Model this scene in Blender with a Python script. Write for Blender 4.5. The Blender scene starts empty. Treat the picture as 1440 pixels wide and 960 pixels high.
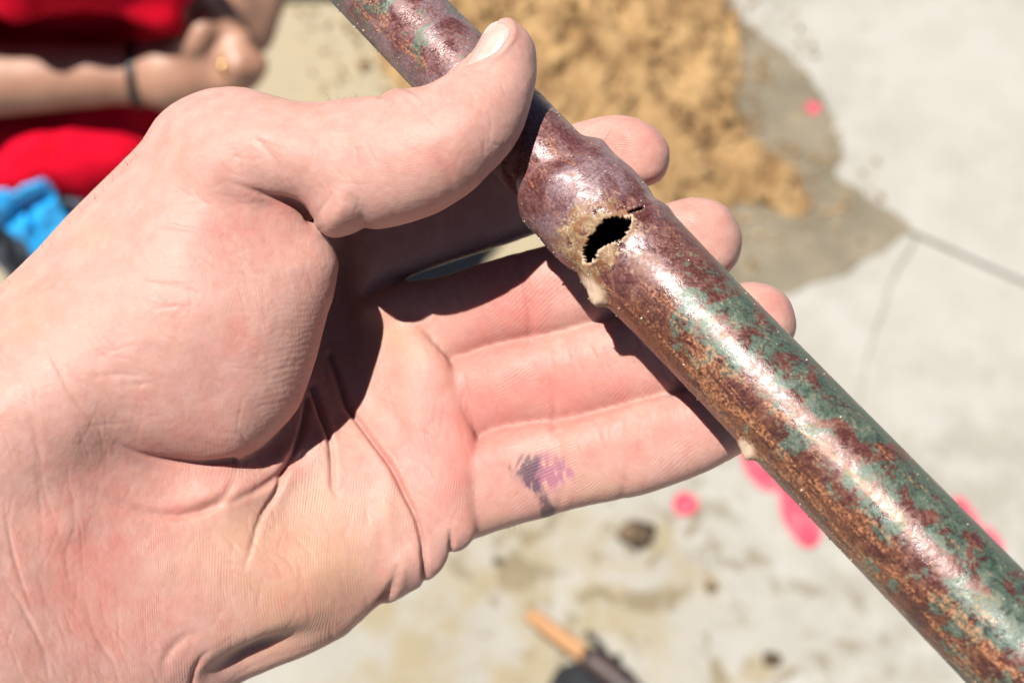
import bpy, bmesh, math, random
import numpy as np
from mathutils import Vector, Matrix
random.seed(4); RNG = np.random.default_rng(4)
S = bpy.context.scene
COL = S.collection

# ------------------------------------------------------------------ camera, sky, sun, exposure
CAM_H, PITCH, FPX = 1.40, math.radians(55.0), 2000.0      # FPX: focal length in pixels of a 1440 px wide frame
cam_d = bpy.data.cameras.new('camera'); cam = bpy.data.objects.new('camera', cam_d); COL.objects.link(cam)
cam.location = (0, 0, CAM_H); cam.rotation_euler = (math.pi/2 - PITCH, 0, 0)
cam_d.sensor_width = 36.0; cam_d.lens = 36.0*FPX/1440.0
cam_d.clip_start = 0.01; cam_d.clip_end = 500
cam_d.dof.use_dof = True; cam_d.dof.focus_distance = 0.244; cam_d.dof.aperture_fstop = 17.5
S.camera = cam
SUN_CAM = Vector((-0.29, 0.45, 0.845)).normalized()          # towards the sun, in camera axes
R_CAM = Matrix.Rotation(math.pi/2 - PITCH, 3, 'X')
SUN = (R_CAM @ SUN_CAM).normalized()
W = bpy.data.worlds.new('World'); S.world = W; W.use_nodes = True
nt = W.node_tree; sky = nt.nodes.new('ShaderNodeTexSky'); sky.sky_type = 'NISHITA'; sky.sun_disc = False; sky.air_density = 0.35; sky.dust_density = 0.1
sky.sun_elevation = math.asin(SUN.z); sky.sun_rotation = math.atan2(SUN.x, SUN.y)
bg = nt.nodes['Background']; nt.links.new(sky.outputs[0], bg.inputs[0]); bg.inputs[1].default_value = 0.05
sd_ = bpy.data.lights.new('sun', 'SUN'); sd_.energy = 5.0; sd_.angle = math.radians(0.53); sd_.color = (1.0, 0.955, 0.89)
sun = bpy.data.objects.new('sun', sd_); COL.objects.link(sun); sun.location = (0, 0, 6)
sun.rotation_euler = SUN.to_track_quat('Z', 'Y').to_euler()
S.view_settings.view_transform = 'Standard'; S.view_settings.look = 'None'
S.view_settings.exposure = 1.14; S.view_settings.gamma = 1.0
S.cycles.diffuse_bounces = 3

# ------------------------------------------------------------------ geometry helpers
RC = np.array(R_CAM)
CAM_POS = np.array((0, 0, CAM_H))
def cam2world(p):
    return np.asarray(p, float) @ RC.T + CAM_POS
def PT(px, py, d):
    "the point of the place seen at a photograph pixel, d metres in front of the camera"
    px = np.asarray(px, float); py = np.asarray(py, float); d = np.asarray(d, float)
    return cam2world(np.stack([(px-720)/FPX*d, (480-py)/FPX*d, -d], -1))
def GR(px, py, z=0.0):
    "the point at height z seen at a photograph pixel"
    v = np.stack([(np.asarray(px, float)-720)/FPX, (480-np.asarray(py, float))/FPX, -np.ones_like(np.asarray(px, float))], -1) @ RC.T
    t = (z-CAM_H)/v[..., 2]
    return CAM_POS + v*t[..., None]

def tag(o, label=None, cat=None, group=None, kind=None):
    for k, v in (('label', label), ('category', cat), ('group', group), ('kind', kind)):
        if v: o[k] = v
    return o
def empty(name, loc=(0, 0, 0)):
    o = bpy.data.objects.new(name, None); COL.objects.link(o); o.location = loc; o.empty_display_size = 0.02
    return o
def mesh_obj(name, V, F, mat, parent=None, smooth=True):
    "V in world metres; the object sits in its parent's frame"
    V = np.asarray(V, float)
    off = np.zeros(3)
    q = parent
    while q is not None:
        off = off + np.array(q.location); q = q.parent
    me = bpy.data.meshes.new(name)
    if isinstance(F, np.ndarray):
        n, k = F.shape
        me.vertices.add(len(V)); me.vertices.foreach_set('co', (V-off).astype(np.float32).ravel())
        me.loops.add(n*k); me.loops.foreach_set('vertex_index', F.astype(np.int32).ravel())
        me.polygons.add(n); me.polygons.foreach_set('loop_start', np.arange(0, n*k, k, dtype=np.int32))
        me.update(calc_edges=True); me.validate()
    else:
        me.from_pydata([tuple(v) for v in (V-off)], [], F); me.update()
    if smooth: me.polygons.foreach_set('use_smooth', np.ones(len(me.polygons), bool))
    o = bpy.data.objects.new(name, me); COL.objects.link(o)
    if mat: me.materials.append(mat)
    if parent is not None: o.parent = parent
    return o
def add_attr(o, name, vals):
    a = o.data.attributes.new(name, 'FLOAT', 'POINT'); a.data.foreach_set('value', np.asarray(vals, np.float32).ravel())
def spl(pts, n, closed=False):
    "Catmull-Rom through pts (any dimension), n samples a segment"
    P = np.asarray(pts, float); m = len(P); out = []
    for i in range(m if closed else m-1):
        if closed: a, b, c, d = P[(i-1) % m], P[i], P[(i+1) % m], P[(i+2) % m]
        else: a, b, c, d = P[max(i-1, 0)], P[i], P[i+1], P[min(i+2, m-1)]
        t = np.linspace(0, 1, n, endpoint=False)[:, None]
        out.append(.5*((2*b)+(c-a)*t+(2*a-5*b+4*c-d)*t*t+(3*b-a-3*c+d)*t**3))
    if not closed: out.append(P[-1:])
    return np.concatenate(out)
def _hash(ix, iy, iz, seed):
    h = (ix.astype(np.int64)*374761393 + iy.astype(np.int64)*668265263 + iz.astype(np.int64)*2147483647 + seed*974711) & 0xFFFFFFFF
    h = ((h ^ (h >> 13))*1274126177) & 0xFFFFFFFF
    h = ((h ^ (h >> 16))*2246822519) & 0xFFFFFFFF
    return ((h ^ (h >> 15)) & 0xFFFF)/65535.0
def vnoise(p, seed=0):
    p = np.asarray(p, float); i = np.floor(p).astype(np.int64); f = p-i; f = f*f*(3-2*f); r = 0
    for dx in (0, 1):
        for dy in (0, 1):
            for dz in (0, 1):
                w = (f[..., 0] if dx else 1-f[..., 0])*(f[..., 1] if dy else 1-f[..., 1])*(f[..., 2] if dz else 1-f[..., 2])
                r = r + w*_hash(i[..., 0]+dx, i[..., 1]+dy, i[..., 2]+dz, seed)
    return r*2-1
def fbm(p, octv=4, seed=0):
    p = np.asarray(p, float); a, s, r = 1.0, 0.0, 0
    for k in range(octv):
        r = r + a*vnoise(p*2**k+17.3*k, seed+k); s += a; a *= .5
    return r/s
def tps(ctrl, Q):
    "thin plate spline through (x, y, value) evaluated at Q (..., 2)"
    C = np.asarray(ctrl, float); n = len(C); X = C[:, :2]/100.0
    def phi(r2): return np.where(r2 > 1e-12, .5*r2*np.log(np.maximum(r2, 1e-12)), 0)
    K = phi(((X[:, None]-X[None])**2).sum(-1)) + np.eye(n)*1e-3
    P = np.concatenate([np.ones((n, 1)), X], 1)
    A = np.block([[K, P], [P.T, np.zeros((3, 3))]])
    w = np.linalg.solve(A, np.concatenate([C[:, 2], np.zeros(3)]))
    sh = Q.shape[:-1]; q = Q.reshape(-1, 2)/100.0; out = w[n]+q@w[n+1:]
    for k in range(n): out = out + w[k]*phi(((q-X[k])**2).sum(-1))
    return out.reshape(sh)
def poly_sd(poly, Q):
    "signed distance to a closed polygon, negative inside"
    sh = Q.shape[:-1]; q = Q.reshape(-1, 2); d2 = np.full(len(q), 1e18); ins = np.zeros(len(q), bool)
    A = np.asarray(poly, float); B = np.roll(A, -1, 0)
    for a, b in zip(A, B):
        e = b-a; w = q-a; t = np.clip((w@e)/max(e@e, 1e-12), 0, 1)
        d2 = np.minimum(d2, ((w-t[:, None]*e)**2).sum(-1))
        c = (a[1] <= q[:, 1]) != (b[1] <= q[:, 1])
        if abs(e[1]) > 1e-12: ins ^= c & (q[:, 0] < a[0]+(q[:, 1]-a[1])/e[1]*e[0])
    d = np.sqrt(d2)
    return np.where(ins, -d, d).reshape(sh)
def line_dist(line, q):
    "distance and 0..1 parameter of points q (n, 2) to a polyline"
    L = np.asarray(line, float); best = np.full(len(q), 1e18); tt = np.zeros(len(q)); n = len(L)-1; side = np.zeros(len(q))
    for i in range(n):
        a, e = L[i], L[i+1]-L[i]; w = q-a; t = np.clip((w@e)/max(e@e, 1e-12), 0, 1)
        d = ((w-t[:, None]*e)**2).sum(-1); m = d < best
        best[m] = d[m]; tt[m] = (i+t[m])/n; side[m] = np.sign(e[0]*w[m, 1]-e[1]*w[m, 0])
    return np.sqrt(best), tt, side
def smin(a, b, k):
    k = np.maximum(k, 1e-4); h = np.maximum(k-np.abs(a-b), 0)/k
    return np.minimum(a, b)-h*h*k*.25
def surface_nets(f, org, vox):
    "quad mesh of the zero level of a 3D field (negative inside)"
    f = f.astype(np.float32); s = f < 0
    nx, ny, nz = f.shape
    mixed = np.zeros((nx-1, ny-1, nz-1), bool); cnt = np.zeros(mixed.shape, np.int8)
    sl = lambda d, n: slice(d, n-1+d)
    for dx in (0, 1):
        for dy in (0, 1):
            for dz in (0, 1): cnt += s[sl(dx, nx), sl(dy, ny), sl(dz, nz)]
    mixed = (cnt > 0) & (cnt < 8)
    idx = np.full(mixed.shape, -1, np.int64); c = np.argwhere(mixed); idx[mixed] = np.arange(len(c))
    acc = np.zeros((len(c), 3)); num = np.zeros(len(c))
    corners = [(x, y, z) for x in (0, 1) for y in (0, 1) for z in (0, 1)]
    val = {k: f[c[:, 0]+k[0], c[:, 1]+k[1], c[:, 2]+k[2]] for k in corners}
    for a in corners:
        for ax in range(3):
            if a[ax]: continue
            b = list(a); b[ax] = 1; b = tuple(b)
            fa, fb = val[a], val[b]; m = (fa < 0) != (fb < 0)
            t = np.where(m, fa/np.where(m, fa-fb, 1), 0)
            p = np.array(a, float)+t[:, None]*(np.array(b, float)-np.array(a, float))
            acc[m] += p[m]; num[m] += 1
    V = (c+acc/num[:, None])*vox+np.asarray(org)
    Q = []
    for ax in range(3):
        o1, o2 = [(1, 2), (2, 0), (0, 1)][ax]
        lo = [slice(1, n-1) for n in (nx, ny, nz)]; lo[ax] = slice(0, (nx, ny, nz)[ax]-1)
        hi = list(lo); hi[ax] = slice(1, (nx, ny, nz)[ax])
        A, B = s[tuple(lo)], s[tuple(hi)]; e = np.argwhere(A != B)
        if not len(e): continue
        flip = A[e[:, 0], e[:, 1], e[:, 2]]
        base = e+1; base[:, ax] = e[:, ax]
        def cell(d1, d2):
            q = base.copy(); q[:, o1] -= d1; q[:, o2] -= d2
            return idx[q[:, 0], q[:, 1], q[:, 2]]
        q = np.stack([cell(1, 1), cell(0, 1), cell(0, 0), cell(1, 0)], 1)
        q[~flip] = q[~flip][:, ::-1]
        Q.append(q)
    return V, np.concatenate(Q)

# ------------------------------------------------------------------ material helpers
def new_mat(name):
    m = bpy.data.materials.new(name); m.use_nodes = True
    return m, m.node_tree.nodes, m.node_tree.links, m.node_tree.nodes['Principled BSDF']
class NB:
    "terse node building"
    def __init__(s, N, L): s.N, s.L = N, L
    def n(s, t, **kw):
        o = s.N.new(t)
        for k, v in kw.items(): setattr(o, k, v)
        return o
    def put(s, sock, v):
        if isinstance(v, bpy.types.NodeSocket): s.L.new(v, sock)
        elif v is not None: sock.default_value = v
    def attr(s, name): return s.n('ShaderNodeAttribute', attribute_name=name).outputs['Fac']
    def math(s, op, a, b=None, c=None):
        o = s.n('ShaderNodeMath', operation=op)
        for i, v in enumerate((a, b, c)): s.put(o.inputs[i], v)
        return o.outputs[0]
    def noise(s, vec, scale, detail=3, rough=.55, dist=0):
        o = s.n('ShaderNodeTexNoise'); s.put(o.inputs['Vector'], vec); o.inputs['Scale'].default_value = scale
        o.inputs['Detail'].default_value = detail; o.inputs['Roughness'].default_value = rough; o.inputs['Distortion'].default_value = dist
        return o.outputs[0]
    def ramp(s, fac, a, b, lo=0.0, hi=1.0):
        o = s.n('ShaderNodeMapRange', interpolation_type='SMOOTHSTEP'); s.put(o.inputs[0], fac)
        for i, v in zip((1, 2, 3, 4), (a, b, lo, hi)): o.inputs[i].default_value = v
        return o.outputs[0]
    def mix(s, fac, a, b, blend='MIX'):
        o = s.n('ShaderNodeMix', data_type='RGBA', blend_type=blend); s.put(o.inputs[0], fac)
        s.put(o.inputs[6], a); s.put(o.inputs[7], b)
        return o.outputs[2]
    def bump(s, h, dist, strength=1.0, normal=None):
        o = s.n('ShaderNodeBump'); s.put(o.inputs['Height'], h); o.inputs['Distance'].default_value = dist
        o.inputs['Strength'].default_value = strength
        if normal is not None: s.L.new(normal, o.inputs['Normal'])
        return o.outputs[0]
KA = .60          # the photograph is exposed up: real-world albedos are lower than the values they show
def rgb(r, g, b): return (r*KA, g*KA, b*KA, 1.0)
def simple_mat(name, col, rough=.6, col2=None, scale=60, bump=0, metallic=0.0, bscale=None):
    m, N, L, b = new_mat(name); q = NB(N, L); pos = q.n('ShaderNodeNewGeometry').outputs['Position']
    n = q.noise(pos, scale, 4)
    L.new(q.mix(q.ramp(n, .35, .65), rgb(*col), rgb(*(col2 or col))), b.inputs['Base Color'])
    b.inputs['Roughness'].default_value = rough; b.inputs['Metallic'].default_value = metallic
    if bump: L.new(q.bump(q.noise(pos, bscale or scale*3, 5), bump), b.inputs['Normal'])
    return m
# ------------------------------------------------------------------ ground
def build_ground():
    mb = simple_mat('bare_earth', (.22, .18, .12), .95, (.30, .25, .17), 6, .01)
    n = 24; g = np.linspace(-40, 40, n); X, Y = np.meshgrid(g, g, indexing='ij')
    idx = np.arange(n*n).reshape(n, n); Fq = np.stack([idx[:-1, :-1], idx[1:, :-1], idx[1:, 1:], idx[:-1, 1:]], -1).reshape(-1, 4)
    tag(mesh_obj('ground', np.stack([X, Y, X*0-.10], -1).reshape(-1, 3), Fq, mb), kind='structure')
    # concrete: sand film and blotches lie where the spill left them
    m, N, L, bs = new_mat('concrete'); q = NB(N, L); pos = q.n('ShaderNodeNewGeometry').outputs['Position']
    big, mid, fine = q.noise(pos, 2.2, 4, .6), q.noise(pos, 14, 5, .65), q.noise(pos, 120, 5, .7)
    warp = q.n('ShaderNodeTexNoise'); L.new(pos, warp.inputs['Vector']); warp.inputs['Scale'].default_value = 9; warp.inputs['Detail'].default_value = 4
    wv = q.n('ShaderNodeVectorMath', operation='MULTIPLY_ADD'); L.new(warp.outputs['Color'], wv.inputs[0]); wv.inputs[1].default_value = (.16, .16, 0); L.new(pos, wv.inputs[2])
    def blob(px, py, r, soft=.5):
        c = GR(px, py)+np.array([.08, .08, 0])
        d = q.n('ShaderNodeVectorMath', operation='DISTANCE'); L.new(wv.outputs[0], d.inputs[0]); d.inputs[1].default_value = tuple(c)
        return q.ramp(d.outputs['Value'], r*(1-soft), r*(1+soft), 1, 0)
    def union(lst):
        r = None
        for b in lst: r = b if r is None else q.math('MAXIMUM', r, b)
        return r
    base = q.mix(q.ramp(big, .35, .65), rgb(.345, .325, .278), rgb(.435, .417, .37))
    base = q.mix(q.ramp(mid, .42, .62, 0, .75), base, rgb(.46, .442, .40))
    base = q.mix(q.ramp(fine, .58, .75, 0, .5), base, rgb(.30, .28, .24))
    film = union([blob(440, 60, .30), blob(640, 370, .30), blob(330, 300, .3), blob(850, 200, .22), blob(100, 420, .35)])
    film2 = union([blob(640, 930, .14, .6), blob(720, 830, .09, .6), blob(900, 760, .035, .5), blob(930, 800, .03, .6), blob(760, 760, .06, .7), blob(870, 830, .07, .7), blob(560, 900, .06, .7), blob(880, 900, .05, .7), blob(1010, 950, .03, .6), blob(1075, 920, .02, .6), blob(990, 820, .02, .6), blob(820, 950, .05, .6)])
    col = q.mix(q.math('MULTIPLY', film, q.ramp(mid, .25, .6, .65, 1)), base, rgb(.40, .335, .215))
    col = q.mix(q.math('MULTIPLY', film2, q.ramp(mid, .40, .58, .12, .85)), col, rgb(.33, .265, .15))
    spat = union([blob(930, 850, .17, .5), blob(1060, 900, .10, .6), blob(760, 800, .12, .6), blob(1240, 880, .05, .8), blob(895, 775, .05, .7)])
    sp_ = q.math('MULTIPLY', spat, q.ramp(q.noise(wv.outputs[0], 26, 4, .6), .52, .62))
    col = q.mix(q.math('MULTIPLY', sp_, .8), col, rgb(.20, .155, .085))
    col = q.mix(q.math('MULTIPLY', q.ramp(q.noise(pos, 45, 3, .6), .62, .74), .55), col, rgb(.27, .235, .165))
    L.new(col, bs.inputs['Base Color']); bs.inputs['Roughness'].default_value = .9
    L.new(q.bump(q.math('ADD', fine, q.math('MULTIPLY', mid, 2.0)), .004, .6), bs.inputs['Normal'])
    # slabs cut along the joints seen in the paving
    J = GR(1290, 330)[:2]; A2 = GR(1440, 397)[:2]; B2 = GR(1223, 492)[:2]
    da = (A2-J)/np.linalg.norm(A2-J); db = (B2-J)/np.linalg.norm(B2-J); na = np.array([-da[1], da[0]])
    if na[1] < 0: na = -na
    far = 7.0; root = empty('pavement', (0, 0, 0)); tag(root, kind='structure')
    def slab(P, gap):
        P = [np.array(p) for p in P]; bm = bmesh.new()
        up = [bm.verts.new((*p, 0)) for p in P]; f = bm.faces.new(up)
        if f.normal.z < 0 or f.calc_area() and (f.normal_update() or f.normal.z < 0): bmesh.ops.reverse_faces(bm, faces=[f])
        r = bmesh.ops.extrude_face_region(bm, geom=[f]); vs = [v for v in r['geom'] if isinstance(v, bmesh.types.BMVert)]
        bmesh.ops.translate(bm, verts=vs, vec=(0, 0, -.06))
        bmesh.ops.recalc_face_normals(bm, faces=bm.faces)
        bmesh.ops.bevel(bm, geom=[e for e in bm.edges if all(abs(v.co.z) < 1e-6 for v in e.verts)], offset=.0012, segments=1, affect='EDGES')
        me = bpy.data.meshes.new('concrete_slab'); bm.to_mesh(me); bm.free(); me.materials.append(m)
        o = bpy.data.objects.new('concrete_slab', me); COL.objects.link(o); o.parent = root
    g1, g2 = .0035, .0003
    slab([J+da*far+na*g1, J-da*far+na*g1, J-da*far+na*far, J+da*far+na*far], 0)
    slab([J-na*g1+da*far, J-na*g1-da*far, J-na*far-da*far, J-na*far+da*far], 0)
    je = simple_mat('joint_dirt', (.12, .115, .085), .95, (.20, .18, .13), 40, .002)
    cp = spl([(1289, 334), (1280, 352), (1263, 378), (1252, 405), (1240, 440), (1226, 482), (1214, 530), (1206, 570)], 6); g3 = GR(cp[:, 0], cp[:, 1])[:, :2]
    g3 = g3+.004*np.stack([fbm(np.c_[g3*60, g3[:, :1]*0], 3, 61), fbm(np.c_[g3*60, g3[:, :1]*0], 3, 62)], -1); dr = np.gradient(g3, axis=0); dr /= np.linalg.norm(dr, axis=1)[:, None]; nr = np.stack([-dr[:, 1], dr[:, 0]], -1)
    wd_ = np.linspace(.0016, .0003, len(g3))[:, None]; Lf, Rt = g3+nr*wd_, g3-nr*wd_; k = len(g3)
    tag(mesh_obj('crack', [(*p, .0012) for p in Lf]+[(*p, .0012) for p in Rt], [[a, a+1, k+a+1, k+a] for a in range(k-1)], je, root, smooth=False))
    X2, Y2 = X*.14, Y*.14
    mesh_obj('joint_filler', np.stack([X2, Y2, X2*0-.007], -1).reshape(-1, 3), Fq, je, root)
    return m
def sheet(name, px_pts, z, mat, jitter=.004, seed=0, n=8, kind=None, parent=None, thick=.0012):
    "a thin irregular patch lying on the paving"
    P = spl([GR(*p) for p in px_pts], n, True)[:, :2]
    P = P+jitter*np.stack([fbm(np.c_[P*40, P[:, :1]*0], 3, seed), fbm(np.c_[P*40+9, P[:, :1]*0], 3, seed+1)], -1)*2
    c = P.mean(0); k = len(P)
    V = [np.r_[p, z-thick] for p in P]+[np.r_[c+(p-c)*.985, z] for p in P]
    F = [[i, (i+1) % k, k+(i+1) % k, k+i] for i in range(k)]+[list(range(k, 2*k))]
    A = .5*sum(P[i][0]*P[(i+1) % k][1]-P[(i+1) % k][0]*P[i][1] for i in range(k))
    if A < 0: F = [f[::-1] for f in F]
    return mesh_obj(name, V, F, mat, parent, smooth=False)
def build_spill():
    m, N, L, bs = new_mat('wet_concrete'); q = NB(N, L); pos = q.n('ShaderNodeNewGeometry').outputs['Position']
    c = q.mix(q.ramp(q.noise(pos, 7, 5, .65), .35, .65), rgb(.165, .14, .095), rgb(.25, .21, .145))
    c = q.mix(q.ramp(q.noise(pos, 30, 4, .6), .55, .7, 0, .5), c, rgb(.36, .28, .16))
    L.new(c, bs.inputs['Base Color']); bs.inputs['Roughness'].default_value = .55; L.new(q.bump(q.noise(pos, 120, 4), .003, .5), bs.inputs['Normal'])
    o = sheet('wet_patch', [(1000, 20), (1060, 45), (1105, 75), (1140, 115), (1165, 165), (1180, 215), (1180, 250), (1215, 275), (1262, 305), (1283, 324), (1258, 338), (1215, 372), (1160, 392), (1115, 410), (1060, 430), (960, 420), (860, 400), (780, 330), (800, 200), (860, 80)], .0022, m, .006, 3)
    tag(o, kind='structure')
    # sand heap with clods
    m, N, L, bs = new_mat('wet_sand'); q = NB(N, L); pos = q.n('ShaderNodeNewGeometry').outputs['Position']
    c = q.mix(q.ramp(q.noise(pos, 16, 5, .65), .35, .65), rgb(.27, .145, .05), rgb(.60, .385, .17))
    c = q.mix(q.ramp(q.noise(pos, 90, 4, .7), .5, .7, 0, .6), c, rgb(.66, .44, .22))
    L.new(c, bs.inputs['Base Color']); bs.inputs['Roughness'].default_value = .95; L.new(q.bump(q.noise(pos, 220, 5, .7), .004, .9), bs.inputs['Normal'])
    outl = spl([GR(*p) for p in [(500, -260), (980, -260), (1010, -60), (1030, 20), (1045, 90), (1040, 160), (1075, 215), (1130, 245), (1143, 280), (1110, 303), (1050, 290), (1000, 300), (930, 300), (860, 290), (780, 300), (700, 240), (610, 170), (555, 120), (520, 60), (510, -60)]], 8, True)[:, :2]
    lo, hi = outl.min(0)-.12, outl.max(0)+.12; st = .0042
    X, Y = np.meshgrid(np.arange(lo[0], hi[0], st), np.arange(lo[1], hi[1], st), indexing='ij'); P = np.stack([X, Y], -1)
    z0 = np.zeros(X.shape+(1,)); sd = poly_sd(outl, P)+.018*fbm(np.concatenate([P*22, z0], -1), 3, 4)
    h = np.clip(-sd, 0, None); h = .06*(1-np.exp(-h/.10))
    b = fbm(np.concatenate([P*26, z0], -1), 4, 11); b2 = fbm(np.concatenate([P*60, z0], -1), 3, 12)
    lump = np.abs(b); h = h*(.8+.5*b)+np.clip(-sd/.02, 0, 1)*(.034*np.clip(.45-lump*1.8, 0, 1)+.022*b2+.010*fbm(np.concatenate([P*120, z0], -1), 2, 13)+.010*np.clip(b, 0, 1))
    Z = np.where(sd < 0, h+.003, -.02)
    nx, ny = X.shape; idx = np.arange(nx*ny).reshape(nx, ny)
    Fq = np.stack([idx[:-1, :-1], idx[1:, :-1], idx[1:, 1:], idx[:-1, 1:]], -1).reshape(-1, 4)
    Fq = Fq[(Z.ravel()[Fq] > -.01).any(1)]
    o = mesh_obj('sand_heap', np.stack([X, Y, Z], -1).reshape(-1, 3), Fq, m); tag(o, 'heap of damp orange sand dug out onto the concrete', 'sand', kind='stuff')
    # crumbs round the heap
    vv, ff = [], []; k = 0
    ico = np.array([(1, 0, 0), (0, 1, 0), (0, 0, 1), (-1, 0, 0), (0, -1, 0), (0, 0, -1)], float); tri = [(0, 1, 2), (1, 3, 2), (3, 4, 2), (4, 0, 2), (1, 0, 5), (3, 1, 5), (4, 3, 5), (0, 4, 5)]
    ok = np.argwhere((sd > -.03) & (sd < .03)); okc = np.argwhere(sd < -.0)
    for src, num, r0, r1 in ((np.argwhere((sd > 0) & (sd < .10)), 420, .0015, .006), (ok, 500, .002, .008), (okc, 900, .003, .012)):
        for i in RNG.choice(len(src), num):
            a, b_ = src[i]; r = RNG.uniform(r0, r1); M, _ = np.linalg.qr(RNG.normal(size=(3, 3)))
            vv.append((ico*RNG.uniform(.6, 1.15, (6, 1)))@M.T*r+np.array([X[a, b_], Y[a, b_], max(Z[a, b_], .003)+r*.3])); ff += [(x+6*k, y+6*k, z+6*k) for x, y, z in tri]; k += 1
    o = mesh_obj('sand_crumbs', np.concatenate(vv), np.array(ff), m, None, smooth=True); tag(o, 'crumbs of orange sand scattered over the heap and round its edge', 'sand', kind='stuff')
build_ground(); build_spill()
# ------------------------------------------------------------------ the corroded copper pipe
PA, PB = PT(545, 0, .265), PT(1418, 900, .216)
AX = (PB-PA)/np.linalg.norm(PB-PA); PLEN = np.linalg.norm(PB-PA)
_mid = (PA+PB)/2; _to = CAM_POS-_mid; _to -= AX*(_to@AX); E_T = _to/np.linalg.norm(_to)      # towards the camera
E_R = np.cross(AX, E_T); E_R = E_R if (E_R@(RC@np.array([1, 1, 0]))) > 0 else -E_R             # towards upper right
def pipe_coord(px, py):
    "axial coordinate (mm) where the line of sight of a pixel passes the axis"
    v = PT(px, py, 1.0)-CAM_POS; w = CAM_POS-PA
    a, b, c, d, e = AX@AX, AX@v, v@v, AX@w, v@w
    return 1000*(c*d-b*e)/(a*c-b*b)
def build_pipe():
    s_fl0, s_fl1 = pipe_coord(778, 240), pipe_coord(806, 258)
    s_cr = pipe_coord(883, 329)
    L0, L1 = -34.0, PLEN*1000+46.0
    ns, nth = int((L1-L0)/.28), 240
    s = np.linspace(L0, L1, ns); th = np.linspace(-math.pi, math.pi, nth, endpoint=False)
    SS, TH = np.meshgrid(s, th, indexing='ij')
    cyl = np.stack([np.cos(TH)*10, np.sin(TH)*10, SS], -1)
    # sleeve: the narrow upper length widens into the socket; the socket's mouth makes a low ridge
    sl = s_fl0 + 1.6*np.sin(TH*2+.6) + .8*np.sin(TH*3)
    t = np.clip((SS-sl)/(s_fl1-s_fl0), 0, 1); t = t*t*(3-2*t)
    r = 7.9+1.75*t; r -= .55*np.clip((SS-s_cr)/22, 0, 1)**.6
    r += .30*np.exp(-((SS-sl-(s_fl1-s_fl0)*1.0)/1.8)**2)
    r += .38*np.exp(-((SS-(s_cr-7.5))/3.6)**2)-.45*np.exp(-((SS-(s_cr-1.2))/1.6)**2)+.30*np.exp(-((SS-(s_cr+1.6))/1.3)**2)
    # corrosion: pits, crust and a rolled burst seam
    n1, n2, n3 = fbm(cyl*.55, 4, 3), fbm(cyl*.16, 3, 8), fbm(cyl*1.6, 2, 21)
    r += .05*n1+.06*n2+.018*n3
    seam = s_cr + 1.0*fbm(np.stack([np.cos(TH)*3, np.sin(TH)*3, TH*0], -1), 3, 5) + .7*np.sin(TH*1.3)
    near = np.exp(-((SS-seam-.3)/np.where(SS < seam, 6.5, 6.0))**2)*np.exp(-((TH+.45)/1.05)**2)
    crust = np.clip(fbm(cyl*.5, 5, 33)+.10, 0, 1)*np.clip(near*1.7, 0, 1)
    r += .45*crust+.12*near+.10*near*n3
    jag = fbm(np.stack([np.cos(TH)*6, np.sin(TH)*6, SS*.5], -1), 4, 77)
    thc, thw = -.19, .60                                     # the hole's middle and half length round the pipe
    u = (TH-thc)/thw
    half = 1.95*np.sqrt(np.clip(1-u*u, 0, 1))*(1+.22*np.sin(TH*7+1))
    dh = np.abs(SS-seam-.9)-half-.6*jag*(np.abs(u) < 1.15)
    u2 = (TH-.62)/.16
    dh2 = np.abs(SS-seam+.1)-.38*np.sqrt(np.clip(1-u2*u2, 0, 1))-.14*jag
    hole = ((dh < 0) & (np.abs(u) < 1)) | ((dh2 < 0) & (np.abs(u2) < 1))
    rim = np.exp(-np.clip(dh, 0, 9)/.45)*(np.abs(u) < 1.1)
    r += np.where(SS > seam, .95, .35)*rim*(.6+1.0*jag) - .35*rim
    crackline = np.exp(-((SS-seam)/.28)**2)*((TH > .3) & (TH < 1.5))
    r -= .32*crackline
    for (px, py, sgn, amp, wd) in ((868, 408, -1, 1.7, 1.5), (858, 396, -1, 1.1, 1.8), (1072, 628, -1, 1.3, 1.2), (1060, 615, -1, .7, 1.4), (800, 362, -1, .4, 1.5)):
        sc = pipe_coord(px, py); thx = -1.22
        r += amp*np.exp(-((SS-sc)/wd)**2-((TH-thx)/.17)**2)*(1+.5*n1)
    lumps = 0
    for (px, py) in ((868, 408), (858, 396), (845, 385), (1072, 628), (1060, 615)): lumps = lumps+np.exp(-((SS-pipe_coord(px, py))/2.2)**2-((TH+1.15)/.28)**2)
    V = PA + AX*(SS[..., None]/1000) + (r[..., None]/1000)*(np.cos(TH)[..., None]*E_T+np.sin(TH)[..., None]*E_R)
    ii = np.arange(ns-1)[:, None]*nth; jj = np.arange(nth)[None]
    a, b = ii+jj, ii+(jj+1) % nth
    F = np.stack([a, b, b+nth, a+nth], -1).reshape(-1, 4)
    hm = hole.ravel(); F = F[~hm[F].any(1)]
    _f = F[len(F)//2]; _P = V.reshape(-1, 3); _n = np.cross(_P[_f[1]]-_P[_f[0]], _P[_f[2]]-_P[_f[0]]); _r = _P[_f[0]]-PA; _r = _r-AX*(_r@AX)
    if _n@_r < 0: F = F[:, ::-1]
    root = empty('copper_pipe', tuple(_mid))
    tag(root, 'corroded copper pipe with a burst hole beside its swollen joint, held in the hand', 'pipe')
    m, N, L, bs = new_mat('corroded_copper'); q = NB(N, L)
    sA, tA, cr, hz = q.attr('along'), q.attr('around'), q.attr('crust'), q.attr('zone')
    co = q.n('ShaderNodeTexCoord').outputs['Object']
    sc = q.n('ShaderNodeVectorMath', operation='SCALE'); L.new(co, sc.inputs[0]); sc.inputs['Scale'].default_value = 1000
    p = sc.outputs[0]                                                            # millimetres
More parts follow.
